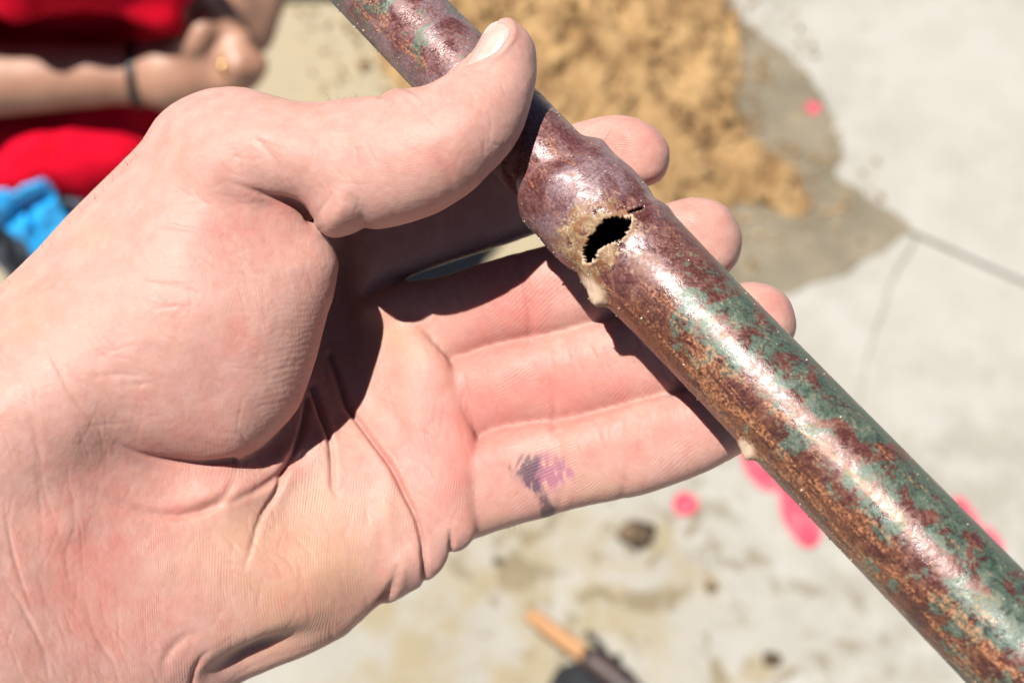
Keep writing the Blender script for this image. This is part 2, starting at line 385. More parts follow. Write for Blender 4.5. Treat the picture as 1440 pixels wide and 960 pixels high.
    nb = q.noise(p, .085, 4, .6, .4); nm = q.noise(p, .33, 5, .65, .6); nf = q.noise(p, 2.0, 4, .7); ng = q.noise(p, 2.6, 3, .7)
    nb2 = q.noise(p, .13, 5, .62, .8)
    purple = q.mix(q.ramp(nm, .35, .65), rgb(.13, .042, .042), rgb(.22, .10, .10))
    purple = q.mix(q.ramp(nb, .46, .60), purple, rgb(.26, .165, .185))
    copper = q.mix(q.ramp(nm, .38, .62), rgb(.085, .030, .024), rgb(.20, .075, .036))
    green = q.mix(q.ramp(nm, .32, .68), rgb(.045, .078, .062), rgb(.115, .160, .122))
    brown = q.mix(q.ramp(nm, .35, .65), rgb(.105, .036, .032), rgb(.205, .082, .064)); lowf = q.attr('lower')
    purple = q.mix(q.ramp(q.math('ADD', lowf, q.math('MULTIPLY', q.math('SUBTRACT', nb2, .5), 1.6)), .25, .75), purple, brown)
    cv = q.n('ShaderNodeCombineXYZ'); L.new(q.math('MULTIPLY', tA, 9.5), cv.inputs[0]); L.new(q.math('MULTIPLY', sA, .16), cv.inputs[1])
    ns_ = q.noise(cv.outputs[0], .40, 5, .7, .8)
    z = q.math('ADD', hz, q.math('MULTIPLY', q.math('SUBTRACT', nb, .5), .55))
    col = q.mix(q.ramp(z, .30, .62), purple, copper)
    gA = q.math('ADD', q.attr('green'), q.math('MULTIPLY', q.math('SUBTRACT', nb2, .5), 4.2))
    gA = q.math('ADD', gA, q.math('MULTIPLY', q.math('SUBTRACT', nf, .5), 1.5))
    gA = q.math('ADD', gA, q.math('MULTIPLY', q.math('SUBTRACT', nm, .5), 2.8))
    col = q.mix(q.ramp(gA, .42, .72), col, green)
    sc_ = q.math('MULTIPLY', q.ramp(q.math('ADD', ns_, q.math('MULTIPLY', z, .16)), .575, .66), q.ramp(nf, .36, .66))
    col = q.mix(q.math('MULTIPLY', sc_, .7), col, rgb(.60, .27, .13))
    # red-brown flecks, dark specks and pale grains
    col = q.mix(q.ramp(nf, .62, .72, 0, .75), col, rgb(.30, .10, .06))
    col = q.mix(q.ramp(ng, .64, .70, 0, .8), col, rgb(.42, .34, .26))
    col = q.mix(q.ramp(q.noise(p, .9, 2, .5), .30, .24, 0, .7), col, rgb(.04, .022, .02))
    col = q.mix(1.0, col, q.mix(q.ramp(nf, .3, .7), (.62, .60, .58, 1), (1.35, 1.3, 1.25, 1)), 'MULTIPLY')
    tan = q.mix(q.ramp(nf, .35, .65), rgb(.21, .105, .04), rgb(.50, .36, .22)); tan = q.mix(q.ramp(q.noise(p, .5, 3, .6), .45, .62), tan, rgb(.25, .10, .035))
    crm = q.ramp(q.math('ADD', cr, q.math('ADD', q.math('MULTIPLY', q.math('SUBTRACT', nf, .5), 1.1), q.math('MULTIPLY', q.math('SUBTRACT', nm, .5), 1.5))), .16, .52)
    tan = q.mix(q.ramp(q.attr('rim'), .25, .8, 0, .8), tan, rgb(.62, .46, .34))
    col = q.mix(crm, col, tan)
    L.new(col, bs.inputs['Base Color'])
    L.new(q.math('MULTIPLY', q.math('SUBTRACT', 1.0, crm), .14), bs.inputs['Metallic'])
    L.new(q.math('ADD', q.ramp(q.math('ADD', q.math('MULTIPLY', nm, .6), q.math('MULTIPLY', nf, .4)), .40, .60, .20, .54), q.math('MULTIPLY', crm, .35)), bs.inputs['Roughness'])
    bs.inputs['Specular IOR Level'].default_value = .44
    n_ = q.bump(nm, .00008, .6); n_ = q.bump(nf, .00006, .8, n_); n_ = q.bump(ng, .000036, 1.0, n_)
    L.new(n_, bs.inputs['Normal'])
    tube = mesh_obj('tube', V.reshape(-1, 3), F, m, root)
    add_attr(tube, 'along', SS); add_attr(tube, 'around', TH)
    add_attr(tube, 'crust', np.clip(crust*.35+near*.80+rim*.30-.12+.5*lumps, 0, 1))
    add_attr(tube, 'rim', rim*(SS > seam)+.5*lumps)
    low = 1/(1+np.exp(-(SS-s_cr-6)/6))                       # 0 on the purple joint, 1 along the lower length
    up = 1/(1+np.exp((SS-pipe_coord(640, 110))/8))
    add_attr(tube, 'lower', low); add_attr(tube, 'zone', np.clip(low*(.30-.62*np.sin(TH))+up*.35*(np.sin(TH) < -.2), 0, 1))
    add_attr(tube, 'green', np.clip(-.75+low*(1.16+.30*np.sin(TH))+up*(1.5+.35*np.sin(TH))+low*.25*np.clip((SS-s_cr-45)/40, 0, 1), -2, 2))
    so = tube.modifiers.new('wall', 'SOLIDIFY'); so.thickness = .0009; so.offset = -1; so.use_rim = True
    # sand grains stuck to the metal
    gv, gf = [], []
    ico = np.array([(0, 0, 1), (.9, 0, -.3), (-.45, .78, -.3), (-.45, -.78, -.3)])*1.0
    ofc = np.array([(1, 0, 0), (0, 1, 0), (0, 0, 1), (-1, 0, 0), (0, -1, 0), (0, 0, -1)], float)
    off = [(0, 1, 2), (1, 3, 2), (3, 4, 2), (4, 0, 2), (1, 0, 5), (3, 1, 5), (4, 3, 5), (0, 4, 5)]
    k = 0; cand = RNG.integers(0, ns*nth, 40000)
    dens = (.03+.50*near+.10*np.exp(-((SS-s_fl1)/6)**2)+.09*up+.22*np.exp(-((TH+1.25)/.3)**2)*np.exp(-((SS-s_fl1-4)/16)**2)+.018*low+.02).ravel()
    Vf = V.reshape(-1, 3); hd = np.minimum(np.abs(dh), 9).ravel()
    nrm = (np.cos(TH)[..., None]*E_T+np.sin(TH)[..., None]*E_R).reshape(-1, 3)
    for c in cand:
        if k > 450: break
        if RNG.random() > dens[c] or hm[c] or hd[c] < .3 or np.cos(TH.ravel()[c]) < -.3: continue
        rr = RNG.gamma(2.2, .045)+.05; M = RNG.normal(size=(3, 3)); M, _ = np.linalg.qr(M)
        vv = (ofc*RNG.uniform(.55, 1.1, (6, 1)))@M.T*rr/1000 + Vf[c]+nrm[c]*rr*.35/1000
        gf += [(a+6*k, b+6*k, d+6*k) for a, b, d in off]; gv.append(vv); k += 1
    gm = simple_mat('sand_grain', (.42, .28, .16), .5, (.85, .74, .60), 900)
    g = mesh_obj('sand_grain', np.concatenate(gv), np.array(gf), gm, root, smooth=False); tag(g, kind='stuff')
build_pipe()
# ------------------------------------------------------------------ the hand that holds the pipe
# modelled in millimetres: u to the right, v down, h towards the lens (zero 250 mm away)
PXMM = 8.0
def hand_world(u, v, h):
    return PT(u*PXMM, v*PXMM, (250.0-h)/1000.0)
CREASES = [  # points (px), depth mm, width mm, taper at start, taper at end
 ([(434, 560), (427, 600), (417, 628), (404, 652), (390, 690), (367, 729), (354, 767), (342, 805)], 1.0, .55, 0, 1),
 ([(440, 545), (455, 590), (464, 625), (467, 660), (468, 685), (478, 705)], 1.0, .5, 0, 1),
 ([(466, 500), (478, 533), (487, 567), (503, 592), (528, 625), (553, 662), (570, 696), (587, 735), (596, 780), (598, 824)], 1.15, .5, 0, 0),
 ([(527, 700), (536, 740), (534, 780), (524, 815)], .55, 1.4, 1, 1),
 ([(558, 792), (549, 828), (528, 858), (498, 892)], 1.5, .8, 1, 0),
 ([(551, 832), (540, 850), (536, 862)], .8, .6, 1, 0),
 ([(634, 782), (634, 762), (632, 742)], .9, .4, 0, 1),
 ([(333, 652), (326, 682), (312, 702), (292, 714), (250, 724), (208, 720), (165, 706), (110, 680)], .9, .9, 1, 1),
 ([(425, 640), (398, 662), (372, 682), (342, 698), (306, 714)], .8, .7, 0, 1),
 ([(330, 648), (283, 652), (242, 648), (200, 640), (158, 620)], .7, .5, 0, 1),
 ([(-30, 500), (20, 545), (50, 610), (62, 690), (85, 760), (112, 860)], .10, .5, 1, 1),
 ([(45, 570), (52, 660), (58, 740), (50, 800)], .07, .45, 1, 1),
 ([(100, 690), (104, 735), (92, 790), (110, 850)], .09, .5, 1, 1),
 ([(-10, 790), (30, 850), (62, 915), (75, 980)], .14, .5, 1, 1),
 ([(5, 700), (22, 790), (50, 870)], 0.15, .4, 1, 1),
 ([(120, 840), (135, 895), (160, 935), (170, 985)], .14, .5, 1, 1),
 ([(270, 985), (276, 945), (285, 925), (300, 910)], .5, .6, 0, 1),
 ([(228, 960), (236, 920), (262, 895), (290, 885)], .35, .9, 1, 1),
 ([(60, 470), (95, 545), (150, 615)], .2, .5, 1, 1),
 ([(437, 310), (420, 290), (400, 281), (367, 272), (317, 256)], .9, .55, 0, 1),
 ([(452, 322), (450, 300), (462, 282), (470, 270)], .18, .5, 0, 1),
 ([(512, 322), (508, 300), (498, 280), (494, 262)], .28, .6, 0, 1),
 ([(638, 285), (632, 250), (620, 222), (618, 200)], .22, .8, 1, 1),
 ([(400, 250), (380, 215), (352, 190)], .25, .7, 1, 1),
 ([(535, 134), (552, 142), (562, 158)], .5, .6, 0, 1), ([(548, 131), (575, 140), (590, 160)], .4, .6, 0, 1), ([(566, 124), (590, 135), (598, 150)], .3, .6, 0, 1),
 ([(733, 360), (739, 400), (745, 440), (747, 480)], .28, .8, 0, 0), ([(722, 365), (728, 405), (735, 470)], .09, .5, 1, 1),
 ([(770, 480), (777, 530), (780, 575), (779, 600)], .28, .8, 0, 0), ([(760, 485), (766, 540), (768, 595)], .09, .5, 1, 1),
 ([(782, 600), (790, 640), (790, 690), (783, 722)], .2, .8, 0, 0),
 ([(873, 578), (878, 620), (880, 660), (876, 700)], .25, .8, 0, 0), ([(866, 585), (869, 640), (868, 695)], .12, .5, 1, 1),
 ([(650, 505), (654, 540), (662, 580), (672, 612)], .25, .6, 1, 1), ([(600, 392), (606, 430), (622, 480)], .07, .6, 1, 1),
 ([(180, 318), (235, 318), (300, 328), (350, 342)], .14, .5, 1, 1), ([(195, 396), (235, 402), (290, 416)], .16, .5, 1, 1),
 ([(120, 530), (170, 527), (240, 533)], .12, .5, 1, 1), ([(150, 545), (200, 541), (250, 545)], .10, .5, 1, 1),
 ([(230, 160), (262, 176), (300, 180)], .15, .6, 1, 1),
 ([(240, 175), (230, 210), (190, 260)], .10, .6, 1, 1),
]
BLOBS = [  # px, py, rx, ry (px), turn deg, height mm
 (368, 925, 74, 22, -22, -4.2), (600, 560, 42, 50, 0, .8), (622, 680, 34, 48, 0, .9), (552, 590, 20, 42, -25, -.6),
 (325, 690, 60, 22, -10, 1.0), (560, 805, 14, 30, 20, .9), (615, 790, 13, 22, 10, .7), (540, 735, 16, 60, 5, .7), (585, 790, 14, 28, 0, .6),
 (690, 430, 55, 36, -12, .7), (715, 540, 55, 36, -12, .7), (830, 535, 40, 36, -12, .4), (730, 660, 50, 40, -12, .5), (960, 610, 60, 36, -14, .5), (833, 640, 35, 36, -12, .3),
 (640, 130, 60, 36, -40, .0), (468, 302, 30, 22, 0, .45), (560, 131, 16, 8, 0, .5), (90, 745, 30, 24, 0, .5),
 (400, 640, 26, 14, -40, .8), (450, 620, 14, 28, 10, .6),
]
def build_hand():
    vox = .5; lo = np.array([-42.0, -1.5, -47.0]); hi = np.array([150.0, 150.0, 42.0])
    n = ((hi-lo)/vox).astype(int)+1
    u = lo[0]+vox*np.arange(n[0]); v = lo[1]+vox*np.arange(n[1]); hh = (lo[2]+vox*np.arange(n[2])).astype(np.float32)
    UV = np.stack(np.meshgrid(u, v, indexing='ij'), -1); PX = UV*PXMM
    def prof(sd, w, c, Tf, Tb, p, pad=7.0):
        "a padded, rounded body over a 2D outline; returns (field, slices)"
        m = sd < pad; ii = np.where(m.any(1))[0]; jj = np.where(m.any(0))[0]
        sl = (slice(ii[0], ii[-1]+1), slice(jj[0], jj[-1]+1))
        a = np.maximum(w+sd, 0)[sl]/w[sl]; c, Tf, Tb, sc = c[sl], Tf[sl], Tb[sl], np.minimum(w, Tf)[sl]
        z = hh[None, None, :]-c[..., None].astype(np.float32)
        T = np.where(z > 0, Tf[..., None].astype(np.float32), Tb[..., None].astype(np.float32))
        if p == 2: f = np.sqrt((a**2)[..., None].astype(np.float32)+(z/T)**2)
        else: f = ((a**p)[..., None].astype(np.float32)+np.abs(z/T)**p)**(1/p)
        return ((f-1)*sc[..., None]).astype(np.float32), sl
    def spine(sp, nseg=10):
        P = spl(sp, nseg); q = PX.reshape(-1, 2); best = np.full(len(q), 1e18); L = P[:, :2]
        val = np.zeros((len(q), P.shape[1]-2))
        for i in range(len(P)-1):
            a, e = L[i], L[i+1]-L[i]; w = q-a; t = np.clip((w@e)/(e@e), 0, 1); d = ((w-t[:, None]*e)**2).sum(-1); m = d < best
            best[m] = d[m]; val[m] = P[i, 2:]+t[m, None]*(P[i+1, 2:]-P[i, 2:])
        val = val.reshape(PX.shape[:2]+(-1,))
        for k in range(val.shape[-1]):                      # soften where the nearest spine point jumps
            x = val[..., k]
            for _ in range(6):
                y = np.pad(x, 1, 'edge'); x = (y[1:-1, 1:-1]*4+y[:-2, 1:-1]+y[2:, 1:-1]+y[1:-1, :-2]+y[1:-1, 2:])/8
            val[..., k] = x
        return val
    def outline(pts, nseg=5):
        return poly_sd(spl(pts, nseg, True)/PXMM, UV)
    big = np.float32(20)
    D = np.full(tuple(n), big, np.float32)
    def put(f, sl, k):
        D[sl] = smin(D[sl], f, k[sl][..., None].astype(np.float32) if isinstance(k, np.ndarray) else np.float32(k))
    # palm and wrist
    sd = outline([(-450, 960), (-150, 590), (0, 436), (62, 370), (104, 320), (167, 256), (217, 206), (255, 178), (300, 165), (360, 172), (420, 190), (470, 240), (505, 300), (535, 362),
                  (555, 398), (575, 437), (600, 472), (633, 512), (642, 545), (655, 583), (670, 621), (671, 654), (668, 692), (671, 727), (667, 754), (651, 772), (633, 778), (618, 800),
                  (598, 819), (567, 838), (533, 856), (500, 884), (437, 921), (375, 948), (330, 968), (250, 1020), (160, 1090), (60, 1180), (-150, 1420), (-450, 1600)])
    F = tps([(-300, 900, 30), (-300, 1200, 34), (-100, 720, 19), (0, 450, 8), (0, 700, 14), (0, 950, 22), (100, 600, 11), (100, 850, 11), (60, 1100, 22), (200, 1000, 9), (200, 250, 0),
             (300, 320, -4), (300, 500, -2), (340, 690, -2.5), (250, 745, 2), (230, 660, 1), (150, 660, 6), (350, 800, .5), (450, 800, -2.5), (330, 900, 0), (400, 900, -2), (425, 650, -9), (400, 720, -5.5),
             (470, 630, -11), (500, 560, -18), (480, 480, -22.5), (500, 400, -24), (460, 400, -24), (540, 450, -19.5), (560, 520, -14), (590, 600, -11), (540, 660, -9.5), (625, 560, -12),
             (580, 450, -15.5), (630, 650, -9), (640, 720, -8), (600, 760, -7.5), (520, 740, -6.5), (550, 820, -7), (480, 860, -5.5), (520, 330, -23), (450, 280, -15)], PX)
    w = np.clip(tps([(620, 520, 3.5), (660, 680, 3), (560, 400, 3.5), (600, 800, 6), (500, 870, 9), (400, 930, 11), (200, 1020, 13), (0, 450, 12), (200, 220, 11), (-200, 800, 14), (500, 330, 3.5), (300, 600, 12), (-200, 1200, 16)], PX), 2.5, 17)
    Tf = np.clip(w*.85, 3, 11)
    Tb = np.clip(tps([(0, 700, 26), (300, 700, 20), (600, 560, 10), (600, 700, 11), (450, 500, 10), (500, 850, 14), (300, 950, 19), (-300, 1000, 34)], PX), 8, 40)
    put(*prof(sd, w, F-Tf, Tf, Tb, 2.2), 1.0)
    # ball of the thumb
    sd = outline([(-90, 600), (0, 438), (62, 369), (104, 319), (167, 252), (217, 202), (250, 168), (275, 152), (308, 142), (350, 145), (400, 190), (437, 300), (453, 324), (468, 346), (476, 368), (475, 384),
                  (468, 420), (460, 445), (444, 506), (432, 542), (417, 577), (387, 611), (358, 635), (325, 648), (283, 651), (242, 648), (200, 640), (140, 622), (60, 640), (-40, 680)])
    F = tps([(290, 430, 12.5), (400, 430, 9.5), (455, 430, 7), (200, 350, 10.5), (300, 250, 9), (350, 200, 8), (150, 450, 12), (330, 580, 7.5), (330, 640, 5.5), (250, 640, 6), (400, 590, 5.5), (250, 580, 9.3), (100, 550, 12), (0, 560, 12), (420, 330, 6.5),
             (470, 370, 6), (250, 180, 5), (0, 440, 6), (110, 320, 5), (370, 300, 7.5), (420, 560, 6)], PX)
    w = np.clip(tps([(470, 370, 9), (440, 520, 11.5), (330, 640, 7.5), (200, 640, 7.5), (0, 440, 12), (250, 170, 9), (300, 400, 14), (0, 640, 13)], PX), 7, 17)
    Tf = np.clip(tps([(470, 370, 7), (440, 520, 9.5), (330, 640, 9), (200, 640, 8), (0, 440, 11), (250, 170, 9), (300, 400, 11)], PX), 6, 12)
    k = np.clip(tps([(476, 370, .6), (437, 540, .6), (325, 650, .6), (250, 650, 1.2), (200, 640, 3.0), (100, 620, 9), (0, 580, 12), (100, 320, 8), (275, 150, 6), (300, 400, 5), (-100, 600, 12)], PX), .6, 12)
    put(*prof(sd, w, F-Tf, Tf, Tf*0+16, 2.1), k)
    # thumb
    sd = outline([(240, 180), (275, 151), (308, 140), (346, 140), (400, 146), (442, 144), (474, 140), (503, 137), (532, 134), (549, 127), (566, 125), (585, 123), (603, 118), (628, 104), (649, 89), (666, 70),
                  (680, 46), (695, 32), (711, 27), (729, 33), (745, 49), (753, 69), (755, 100), (751, 129), (741, 167), (724, 204), (707, 225), (687, 246), (666, 267), (637, 287), (603, 304), (562, 317),
                  (530, 322), (512, 321), (495, 329), (478, 334), (462, 333), (446, 321), (437, 304), (415, 285), (380, 285), (330, 290), (280, 280), (240, 240)])
    sp = spine([(250, 225, 60, -3, 10, 12), (330, 222, 70, -1, 10.5, 12), (420, 220, 74, 3, 11, 12), (500, 228, 84, 6, 11.3, 12), (580, 215, 90, 9, 11, 11), (645, 180, 80, 10, 10.2, 9.5), (690, 130, 64, 8.8, 8.6, 8), (714, 80, 42, 7, 6.6, 6.6)])
    k = np.clip(tps([(437, 306, .6), (400, 281, 1.6), (350, 262, 5), (300, 220, 8), (480, 335, .6), (250, 200, 8), (420, 200, 7), (470, 300, 1)], PX), .6, 9)
    put(*prof(sd, sp[..., 0]/PXMM, sp[..., 1], sp[..., 2], sp[..., 3], 2.15), k)
    # fingers
    FIN = [
     ([(470, 290), (560, 262), (650, 233), (740, 197), (832, 167), (880, 163), (915, 175), (938, 200), (942, 226), (930, 253), (905, 264), (850, 286), (757, 327), (687, 352), (620, 373), (552, 398), (500, 420)],
      [(470, 370, 64, -27, 8, 9), (560, 335, 62, -27, 8, 9), (660, 297, 60, -26, 8, 8.5), (750, 262, 58, -22, 8, 8), (830, 228, 55, -17.5, 7.5, 8), (890, 212, 48, -14, 7.2, 7.5)], 1.6),
     ([(500, 430), (553, 401), (600, 393), (628, 387), (712, 360), (772, 344), (860, 315), (945, 284), (985, 278), (1020, 290), (1040, 320), (1043, 346), (1033, 374), (1000, 400), (930, 432), (882, 447), (816, 466), (766, 478), (703, 489), (653, 507), (625, 530), (560, 520)],
      [(540, 470, 60, -25.5, 8, 9), (620, 445, 58, -24, 8, 9), (720, 422, 60, -21, 8.2, 8.5), (820, 390, 62, -18.5, 8, 8), (905, 360, 60, -14.3, 7.8, 8), (985, 334, 52, -11, 7.4, 7.5)], .9),
     ([(590, 560), (632, 510), (653, 501), (703, 484), (766, 473), (816, 461), (882, 442), (960, 419), (1040, 398), (1080, 400), (1105, 415), (1117, 440), (1118, 470), (1095, 502), (1050, 530), (985, 553), (917, 569), (854, 585), (792, 602), (750, 605), (708, 613), (671, 627), (640, 640)],
      [(600, 580, 58, -22, 8, 9), (690, 552, 58, -20, 8, 8.5), (780, 536, 60, -17.5, 8, 8), (880, 508, 60, -14, 8, 8), (980, 476, 58, -9.3, 7.8, 7.5), (1065, 448, 50, -6, 7.2, 7)], .8),
     ([(630, 650), (669, 621), (700, 605), (750, 596), (792, 593), (854, 578), (917, 561), (982, 546), (1030, 534), (1065, 540), (1085, 565), (1083, 600), (1065, 622), (1037, 640), (1000, 660), (958, 677), (908, 694), (862, 704), (812, 714), (767, 727), (729, 737), (700, 746), (667, 757), (630, 760)],
      [(630, 700, 62, -18, 7.5, 8), (700, 678, 62, -16, 7.5, 8), (800, 655, 58, -13, 7.4, 7.5), (900, 630, 56, -9, 7.2, 7), (980, 607, 52, -5.2, 7, 7), (1040, 588, 45, -3, 6.6, 6.5)], .8)]
    g0 = int((455/PXMM-lo[0])/vox); g1 = int((150/PXMM-lo[1])/vox); g2 = int((770/PXMM-lo[1])/vox); gs = (slice(g0, None), slice(g1, g2)); G = np.full(tuple(n), big, np.float32)
    for pts, s_, kk in FIN:
        sp = spine(s_); f, sl = prof(outline(pts), sp[..., 0]*.97/PXMM, sp[..., 1], sp[..., 2], sp[..., 3], 3.0)
        G[sl] = smin(G[sl], f, np.float32(1.3))
    kf = np.clip(tps([(555, 400, 1.0), (632, 512, .8), (670, 620, .7), (670, 740, .6), (500, 340, 3)], PX), .6, 3)
    D[gs] = smin(D[gs], G[gs], kf[gs][..., None].astype(np.float32)); del G
    D[0], D[-1], D[:, 0], D[:, -1], D[..., 0], D[..., -1] = (big,)*6
    V, Q = surface_nets(D, lo, vox); del D
    # make the faces look outward
    a, b, c = V[Q[:, 0]], V[Q[:, 1]], V[Q[:, 2]]; N = np.cross(b-a, c-a); vol = (N*a).sum()
    if vol < 0: Q = Q[:, ::-1]
    # ---- smooth, refine
    me = bpy.data.meshes.new('tmp'); me.vertices.add(len(V)); me.vertices.foreach_set('co', V.astype(np.float32).ravel())
    me.loops.add(Q.size); me.loops.foreach_set('vertex_index', Q.astype(np.int32).ravel()); me.polygons.add(len(Q)); me.polygons.foreach_set('loop_start', np.arange(0, Q.size, 4, dtype=np.int32))
    me.update(calc_edges=True)
    to = bpy.data.objects.new('tmp', me); COL.objects.link(to)
    sm = to.modifiers.new('s', 'SMOOTH'); sm.factor = .5; sm.iterations = 5
    to.modifiers.new('d', 'SUBSURF').levels = 1
    dg = bpy.context.evaluated_depsgraph_get(); me2 = bpy.data.meshes.new_from_object(to.evaluated_get(dg))
    nv = len(me2.vertices); V = np.empty(nv*3, np.float32); me2.vertices.foreach_get('co', V); V = V.reshape(-1, 3).astype(float)
    NN = np.empty(nv*3, np.float32); me2.vertices.foreach_get('normal', NN); NN = NN.reshape(-1, 3).astype(float)
    Q = np.empty(len(me2.loops), np.int32); me2.loops.foreach_get('vertex_index', Q); Q = Q.reshape(-1, 4)
    bpy.data.objects.remove(to); bpy.data.meshes.remove(me); bpy.data.meshes.remove(me2)
    # ---- creases, pads and dents on the palm side
    px = V[:, :2]*PXMM; front = np.clip(NN[:, 2]*1.6+.45, 0, 1); disp = np.zeros(nv); red = np.zeros(nv)
    vis = np.where((NN[:, 2] > -.3) & (px[:, 0] > -60) & (px[:, 0] < 1500) & (px[:, 1] < 1020))[0]
    def fbm_v(P, o, s):
        r = np.zeros(nv); r[vis] = fbm(P[vis], o, s); return r
    wob = np.stack([fbm_v(V*.12, 2, 5), fbm_v(V*.12+40, 2, 6)], -1)*2.2+np.stack([fbm_v(V*.7, 2, 15), fbm_v(V*.7+40, 2, 16)], -1)*.8
    for pts, dep, wd, t0, t1 in CREASES:
        L = spl(pts, 6); mn, mx = L.min(0)-45, L.max(0)+45
        m = np.where(((px > mn) & (px < mx)).all(1) & (front > 0))[0]
        d, t, side = line_dist(L, px[m]+wob[m]); d = d/PXMM
        fade = np.ones(len(m))
        if t0: fade = fade*np.clip(t*2.2, 0, 1)
        if t1: fade = fade*np.clip((1-t)*1.8, 0, 1)
        e = np.exp(-(d/wd)**2); disp[m] += front[m]*fade*dep*(-e+.06*np.exp(-((d-wd*2.6)/(wd*1.7))**2))
        red[m] += front[m]*fade*min(dep, .8)*.32*np.exp(-(d/(wd*1.3))**2)
    fi = np.where(front > 0)[0]; key = np.floor(px[fi]/32).astype(int); order = np.lexsort((key[:, 1], key[:, 0])); fi, key = fi[order], key[order]
    cut = np.where((np.diff(key, axis=0) != 0).any(1))[0]+1; bucket = {tuple(key[g[0]]): fi[g] for g in np.split(np.arange(len(fi)), cut)}
    def fine(n, box, ang, spread, ln, dep):
        for _ in range(n):
            x, y = RNG.uniform(box[0], box[2]), RNG.uniform(box[1], box[3]); a = math.radians(ang+RNG.uniform(-spread, spread)); P = [np.array([x, y])]
            for _k in range(5):
                a += RNG.uniform(-.28, .28); P.append(P[-1]+RNG.uniform(.6, 1.2)*ln/5*np.array([math.cos(a), math.sin(a)]))
            P = np.array(P); mn, mx = P.min(0)-8, P.max(0)+8
            c0, c1 = np.floor(mn/32).astype(int), np.floor(mx/32).astype(int)
            m = [bucket[k] for k in ((i, j) for i in range(c0[0], c1[0]+1) for j in range(c0[1], c1[1]+1)) if k in bucket]
            if not m: continue
            m = np.concatenate(m)
            d, t, _s = line_dist(P, px[m]); e = np.exp(-(d/2.6)**2)*np.sin(np.pi*np.clip(t, .02, .98))*dep*RNG.uniform(.5, 1.3)*front[m]
            disp[m] -= e; red[m] += e*1.5
    fine(90, (-40, 450, 210, 960), 68, 30, 95, .042)
    fine(70, (80, 260, 450, 620), 8, 25, 80, .05); fine(60, (200, 300, 460, 640), 80, 25, 60, .035)
    fine(140, (300, 540, 650, 900), 70, 50, 60, .06)
    fine(60, (570, 350, 900, 500), 75, 18, 45, .06); fine(60, (640, 470, 980, 600), 78, 18, 45, .06); fine(60, (680, 580, 1030, 720), 82, 18, 45, .05)
    fine(80, (430, 60, 750, 310), 75, 35, 50, .05); fine(40, (220, 150, 480, 290), 20, 40, 70, .05)
    for bx, by, rx, ry, an, ht in BLOBS:
        c, s = math.cos(math.radians(an)), math.sin(math.radians(an)); dx, dy = px[:, 0]-bx, px[:, 1]-by
        disp += front*ht*np.exp(-((c*dx+s*dy)/rx)**2-((-s*dx+c*dy)/ry)**2)
    nail_p = np.array([(640, 100), (651, 91), (668, 66), (684, 39), (697, 30), (708, 30), (717, 40), (715, 53), (700, 71), (678, 84), (655, 93)])
    nsd = np.full(nv, 9.0); nm_ = np.where((px[:, 0] > 600) & (px[:, 1] < 160) & (V[:, 2] > 0))[0]; nsd[nm_] = poly_sd(spl(nail_p, 6, True), px[nm_])/PXMM
    onthumb = (V[:, 2] > 1)
    disp += onthumb*np.where(nsd < 0, -.45*np.clip(-nsd/.4, 0, 1), .32*np.exp(-((nsd-.7)/.6)**2))
    disp += .10*fbm_v(V*.22, 3, 3)+.045*fbm_v(V*1.1, 3, 9)
    # fine dry wrinkling across the thumb ball's inner side
    disp += front*.02*np.sin((V[:, 0]*.25+V[:, 1]*1.0+1.5*fbm_v(V*.2, 2, 31))*6.0)*np.exp(-(((px-np.array([420, 500]))/np.array([70, 150]))**2).sum(1))
    V2 = V+NN*disp[:, None]
    # ---- pigment
    def blobs(lst):
        r = np.zeros(nv)
        for x, y, rad, a in lst: r += a*np.exp(-((px[:, 0]-x)**2+(px[:, 1]-y)**2)/rad**2)
        return r
    red += blobs([(700, 420, 70, .6), (660, 560, 80, .7), (790, 560, 70, .45), (620, 640, 70, .6), (860, 530, 50, .4), (640, 720, 50, .35), (760, 420, 60, .3), (960, 610, 55, .25), (330, 470, 50, .15), (240, 560, 90, .2),
                  (180, 700, 110, .32), (100, 830, 110, .2), (160, 880, 90, .2), (300, 660, 80, .25), (330, 330, 90, .15), (400, 300, 50, .25), (610, 220, 30, .35), (640, 150, 50, .2), (420, 810, 60, .15),
                  (540, 640, 60, .35), (480, 700, 30, .25), (985, 330, 50, .45), (900, 210, 60, .3), (1090, 430, 40, .6), (220, 230, 90, .15), (740, 430, 20, .35), (778, 540, 20, .4), (880, 640, 18, .35)])
    red += .34*fbm_v(V*.10, 3, 71)+.30*fbm_v(V*.33, 3, 72)
    mo = fbm_v(V*.20+9, 4, 75); red += .45*np.clip(mo-.12, 0, 1)
    yel = .5*np.clip(fbm_v(V*.16+60, 3, 76)-.05, 0, 1)+blobs([(450, 760, 110, .6), (300, 760, 80, .5), (560, 470, 40, .6), (630, 540, 30, .3), (400, 850, 90, .35), (620, 470, 30, .2), (560, 560, 40, .2), (850, 690, 60, .4), (700, 735, 40, .4), (130, 330, 40, .4), (40, 440, 60, .4), (610, 250, 50, .2), (820, 520, 40, .25), (700, 540, 25, .35), (680, 410, 20, .3), (470, 870, 80, .3)])
    st = fbm_v(V*np.array([1.4, .6, 1])*.9, 3, 90); strk = fbm_v(np.stack([V[:, 0]*1.6+V[:, 1]*.9, V[:, 1]*.25-V[:, 0]*.1, V[:, 2]*0], -1), 2, 92)
    pur = front*1.5*(1.25*np.exp(-((px[:, 0]-776)/30)**2-((px[:, 1]-661)/19)**2)+.5*np.exp(-((px[:, 0]-755)/26)**2-((px[:, 1]-672)/26)**2))*(.75+1.5*st)
